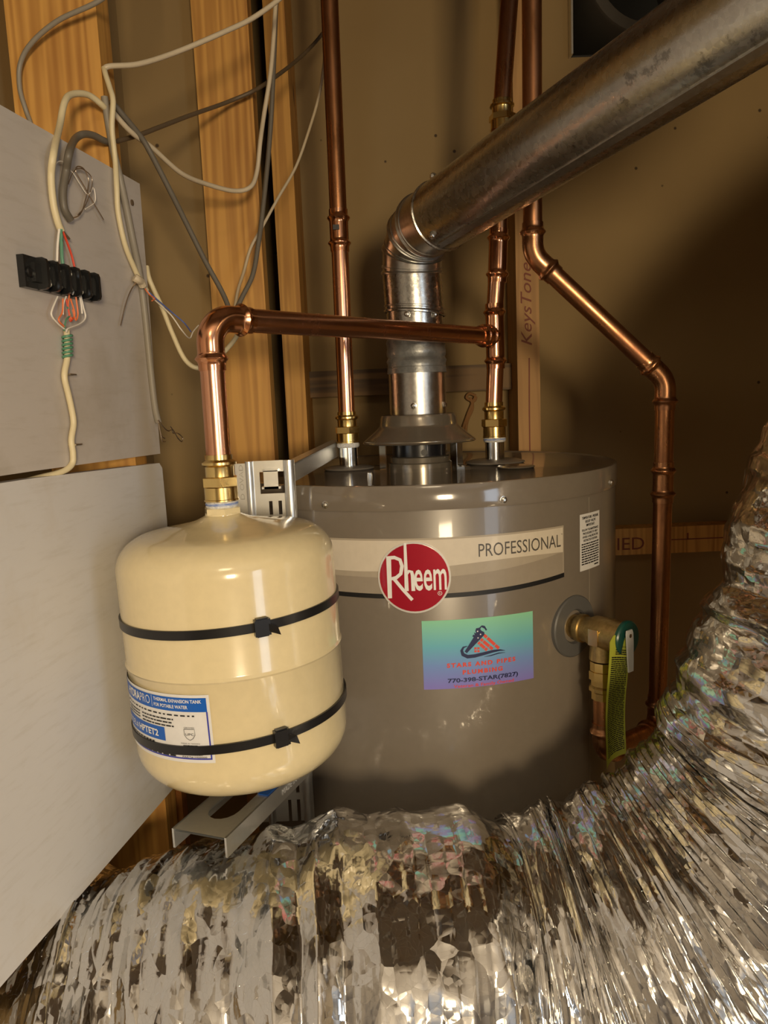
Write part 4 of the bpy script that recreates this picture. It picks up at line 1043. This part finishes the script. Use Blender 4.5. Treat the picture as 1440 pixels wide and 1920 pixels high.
cable('thin_cable', to_ceiling(P3([(617, -40, 1.10), (615, 40, 1.10), (609, 100, 1.10), (606, 130, 1.10), (598, 180, 1.10), (580, 242, 1.09), (555, 312, 1.08), (522, 370, 1.06), (492, 425, 1.04), (470, 465, 1.03), (457, 510, 1.02), (446, 545, 1.0), (440, 580, 0.98)])), 0.0022, 'cable_white', 'thin pale cable curving from behind the straight copper pipe down to the elbow')
cable('cable', PP([(275, 500, -0.004)]) + P3([(279, 520, 0.852), (287, 540, 0.852), (304, 577, 0.85), (323, 625, 0.85), (346, 673, 0.85), (370, 690, 0.85), (395, 680, 0.86), (422, 658, 0.87), (445, 628, 0.88), (450, 600, 0.9)]), 0.0030, 'cable_cream', 'cream cable looping out from the panel edge behind the copper elbow')
tf_ = thing('cable', on_panel(110, 440), 'cream cable arching off the stud into the top of the terminal block', 'cable')
cable('jacket', P3([(207, 215, 0.80), (192, 198, 0.785), (165, 178, 0.77), (135, 177, 0.75), (121, 192, 0.735), (112, 235, 0.72)]) + PP([(101, 285, 0.010), (96, 330, 0.006), (100, 380, 0.005), (108, 415, 0.005), (115, 433, 0.005)]), 0.0034, 'cable_cream', '', tf_)
for mat, pts in (('wire_green', [(114, 430), (115, 455), (116, 480), (118, 498)]), ('wire_red', [(117, 432), (126, 455), (134, 478), (140, 502)]), ('wire_white', [(111, 430), (108, 460), (107, 490)]), ('cable_brown', [(118, 434), (124, 441), (130, 448)])):
    cable('conductor', PP(pts), 0.0012 if mat != 'wire_green' else 0.0018, mat, '', tf_, seg=6)
gl = thing('cable', on_panel(130, 400), 'dark grey cable curling off the stud to a bare wire coil on the grey panel', 'cable')
cable('jacket', P3([(212, 270, 0.81), (195, 264, 0.79), (175, 254, 0.775), (155, 252, 0.76), (140, 262, 0.745)]) + PP([(130, 285, 0.012), (124, 320, 0.006), (118, 360, 0.004), (121, 392, 0.004), (132, 412, 0.004)]), 0.0038, 'cable_grey', '', gl)
cable('conductor', PP([(132, 410), (150, 402), (160, 375), (166, 340), (158, 318), (146, 312), (142, 322), (155, 345), (175, 380), (194, 412)]), 0.0007, 'wire_bare', '', gl, seg=6)
cable('conductor', PP([(100, 318), (108, 304), (118, 304), (123, 318), (135, 322), (150, 345), (165, 365), (175, 352), (178, 378), (160, 392)]), 0.0006, 'wire_white', '', gl, seg=6)
cable('conductor', PP([(128, 345), (138, 322), (152, 316), (170, 330), (172, 350), (160, 385), (146, 403)]), 0.0006, 'wire_bare', '', gl, seg=6)
lo = thing('cable', on_panel(110, 888), 'cream cable with green wrapped end running from terminal block into the panel gap', 'cable')
cable('jacket', PP([(125, 618, 0.004), (126, 640, 0.004), (126, 672, 0.004), (121, 705, 0.004), (128, 738, 0.004), (135, 770, 0.004), (138, 795, 0.004), (134, 825, 0.004), (137, 850, 0.004), (136, 868, 0.003), (125, 880, 0.001), (105, 888, -0.003), (80, 894, -0.008), (50, 902, -0.012)]), 0.0030, 'cable_cream', '', lo)
hel = []
c_a, c_b = on_panel(126, 628, 0.004), on_panel(127, 672, 0.004)
for i in range(85):
    t_ = i/84; a = t_*2*math.pi*6; hel.append(c_a + (c_b - c_a)*t_ + PD*0.0037*math.cos(a) + PN*0.0037*math.sin(a))
mk('green_wrap', *sweep(hel, 0.0012, 8), M['wire_green'], lo)
for mat, pts in (('wire_white', [(108, 556), (98, 580), (97, 592), (108, 606), (122, 618)]), ('wire_white', [(150, 548), (156, 575), (160, 595), (150, 607), (128, 616), (124, 622)]),
                 ('wire_orange', [(118, 560), (117, 585), (110, 600), (120, 612)]), ('wire_orange', [(130, 552), (128, 575), (134, 598), (140, 588), (132, 560)]), ('wire_orange', [(141, 548), (144, 570), (146, 590), (142, 600), (136, 580)]),
                 ('wire_green', [(120, 620), (124, 600), (132, 590), (126, 575)]), ('wire_white', [(136, 552), (140, 543), (147, 548), (152, 570), (154, 588)]), ('wire_white', [(118, 590), (119, 570), (124, 556)]), ('wire_red', [(124, 560), (129, 585), (132, 602), (137, 596)])):
    cable('conductor', PP([(x, y, 0.008) for x, y in pts]), 0.0009, mat, '', lo, seg=6)
for x, y in ((122, 703), (133, 834)):
    p_ = on_panel(x, y, 0.0); mk('staple', *sweep([p_ - PD*0.0045, p_ - PD*0.0045 + PN*0.0075, p_ + PD*0.0045 + PN*0.0075, p_ + PD*0.0045], 0.0008, 6), M['staple'], lo)

# ================================================================== FOIL FLEX DUCT
def lin_noise(shape, gu, gv):
    """piecewise-linear noise on shape, gu x gv cells (periodic in v)"""
    g = rng.uniform(-1, 1, (gu + 2, gv)); nu, nv_ = shape
    u = np.linspace(0, gu, nu); v_ = np.arange(nv_) / nv_ * gv
    i = np.minimum(u.astype(int), gu); j = v_.astype(int) % gv; fu = (u - i)[:, None]; fv = (v_ - v_.astype(int))[None, :]
    j2 = (j + 1) % gv
    return (g[i][:, j]*(1-fu)*(1-fv) + g[i+1][:, j]*fu*(1-fv) + g[i][:, j2]*(1-fu)*fv + g[i+1][:, j2]*fu*fv)
DR = 0.168
cl = spline([(-0.47, 0.60, -0.635), (-0.38, 0.60, -0.602), (-0.25, 0.61, -0.582), (-0.10, 0.615, -0.552), (0.02, 0.615, -0.540), (0.11, 0.62, -0.548), (0.20, 0.62, -0.535), (0.31, 0.62, -0.480), (0.395, 0.62, -0.380), (0.435, 0.62, -0.245), (0.470, 0.62, -0.11), (0.535, 0.61, 0.01), (0.64, 0.60, 0.12), (0.78, 0.58, 0.23), (1.0, 0.54, 0.38)], 14)
cl, ss = resample(cl, 0.0014)
nS, nT = len(cl), 260
T_, Nn, Bb = frames(cl)
th_ = np.arange(nT)/nT*2*math.pi
L = ss[-1]
warp = lin_noise((nS, nT), int(L/0.10), 5)*0.009 + lin_noise((nS, nT), int(L/0.03), 12)*0.003
sw = ss[:, None] + warp
phase = sw / 0.036
def folds(seed, lo, hi, nw, aw):
    """irregular sharp creases running around the duct"""
    g = np.random.default_rng(seed); pos = [0.0]
    while pos[-1] < L + 0.1: pos.append(pos[-1] + g.uniform(lo, hi))
    hgt = g.uniform(-1, 1, len(pos)); hgt[::2] = np.abs(hgt[::2]); hgt[1::2] = -np.abs(hgt[1::2])
    w_ = ss[:, None] + 0.03 + lin_noise((nS, nT), int(L/nw), 6)*aw + lin_noise((nS, nT), int(L/0.05), 11)*aw*0.4
    return np.interp(w_, pos, hgt)
mask = np.clip(0.5 + 0.9*lin_noise((nS, nT), int(L/0.09), 6), 0, 1)
disp = 0.0075*(folds(1, 0.010, 0.030, 0.12, 0.016)*mask + folds(2, 0.012, 0.036, 0.10, 0.020)*(1 - mask))
disp += 0.0030*folds(3, 0.006, 0.014, 0.07, 0.012)*np.clip(0.4 + lin_noise((nS, nT), int(L/0.07), 7), 0, 1)
disp += 0.0034*lin_noise((nS, nT), int(L/0.026), 9) + 0.0022*lin_noise((nS, nT), int(L/0.012), 24) + 0.0016*lin_noise((nS, nT), int(L/0.018), 40) + 0.0006*lin_noise((nS, nT), int(L/0.006), 60)
disp += 0.011*lin_noise((nS, nT), int(L/0.16), 5)
r_ = DR + disp
# pinch where the duct is kinked
pin = np.exp(-((cl[:, 0] - 0.085)/0.030)**2) * (cl[:, 2] < -0.4)
r_ = r_ - 0.016*pin[:, None]
vv = cl[:, None] + r_[:, :, None]*(np.cos(th_)[None, :, None]*Nn[:, None] + np.sin(th_)[None, :, None]*Bb[:, None])
me = bpy.data.meshes.new('foil_duct')
i = np.arange(nS-1)[:, None]*nT; j = np.arange(nT)[None, :]; j2 = (j+1) % nT
fc = np.stack([i+j, i+nT+j, i+nT+j2, i+j2], -1).reshape(-1, 4)
org = np.array([0.05, 0.62, -0.72])
co = (vv.reshape(-1, 3) - org)
me.vertices.add(len(co)); me.vertices.foreach_set('co', co.ravel())
me.loops.add(fc.size); me.loops.foreach_set('vertex_index', fc.ravel())
me.polygons.add(len(fc)); me.polygons.foreach_set('loop_start', np.arange(0, fc.size, 4)); me.polygons.foreach_set('loop_total', np.full(len(fc), 4))
me.update(); me.validate()
uvl = me.uv_layers.new(name='UVMap')
jj = np.broadcast_to(j, (nS-1, nT)).reshape(-1); ii = np.repeat(np.arange(nS-1), nT)
uu = np.stack([ss[ii], ss[ii+1], ss[ii+1], ss[ii]], 1); vv_ = np.stack([jj, jj, jj+1, jj+1], 1)/nT*2*math.pi*DR
uvl.data.foreach_set('uv', np.stack([uu, vv_], -1).ravel())
me.polygons.foreach_set('use_smooth', [True]*len(fc)); me.materials.append(M['foil'])
fd = bpy.data.objects.new('foil_duct', me); fd.location = (org[0], org[1], org[2] + ZC); COL.objects.link(fd)
tag(fd, 'crinkled silver foil flexible duct bending up beside the heater', 'duct')
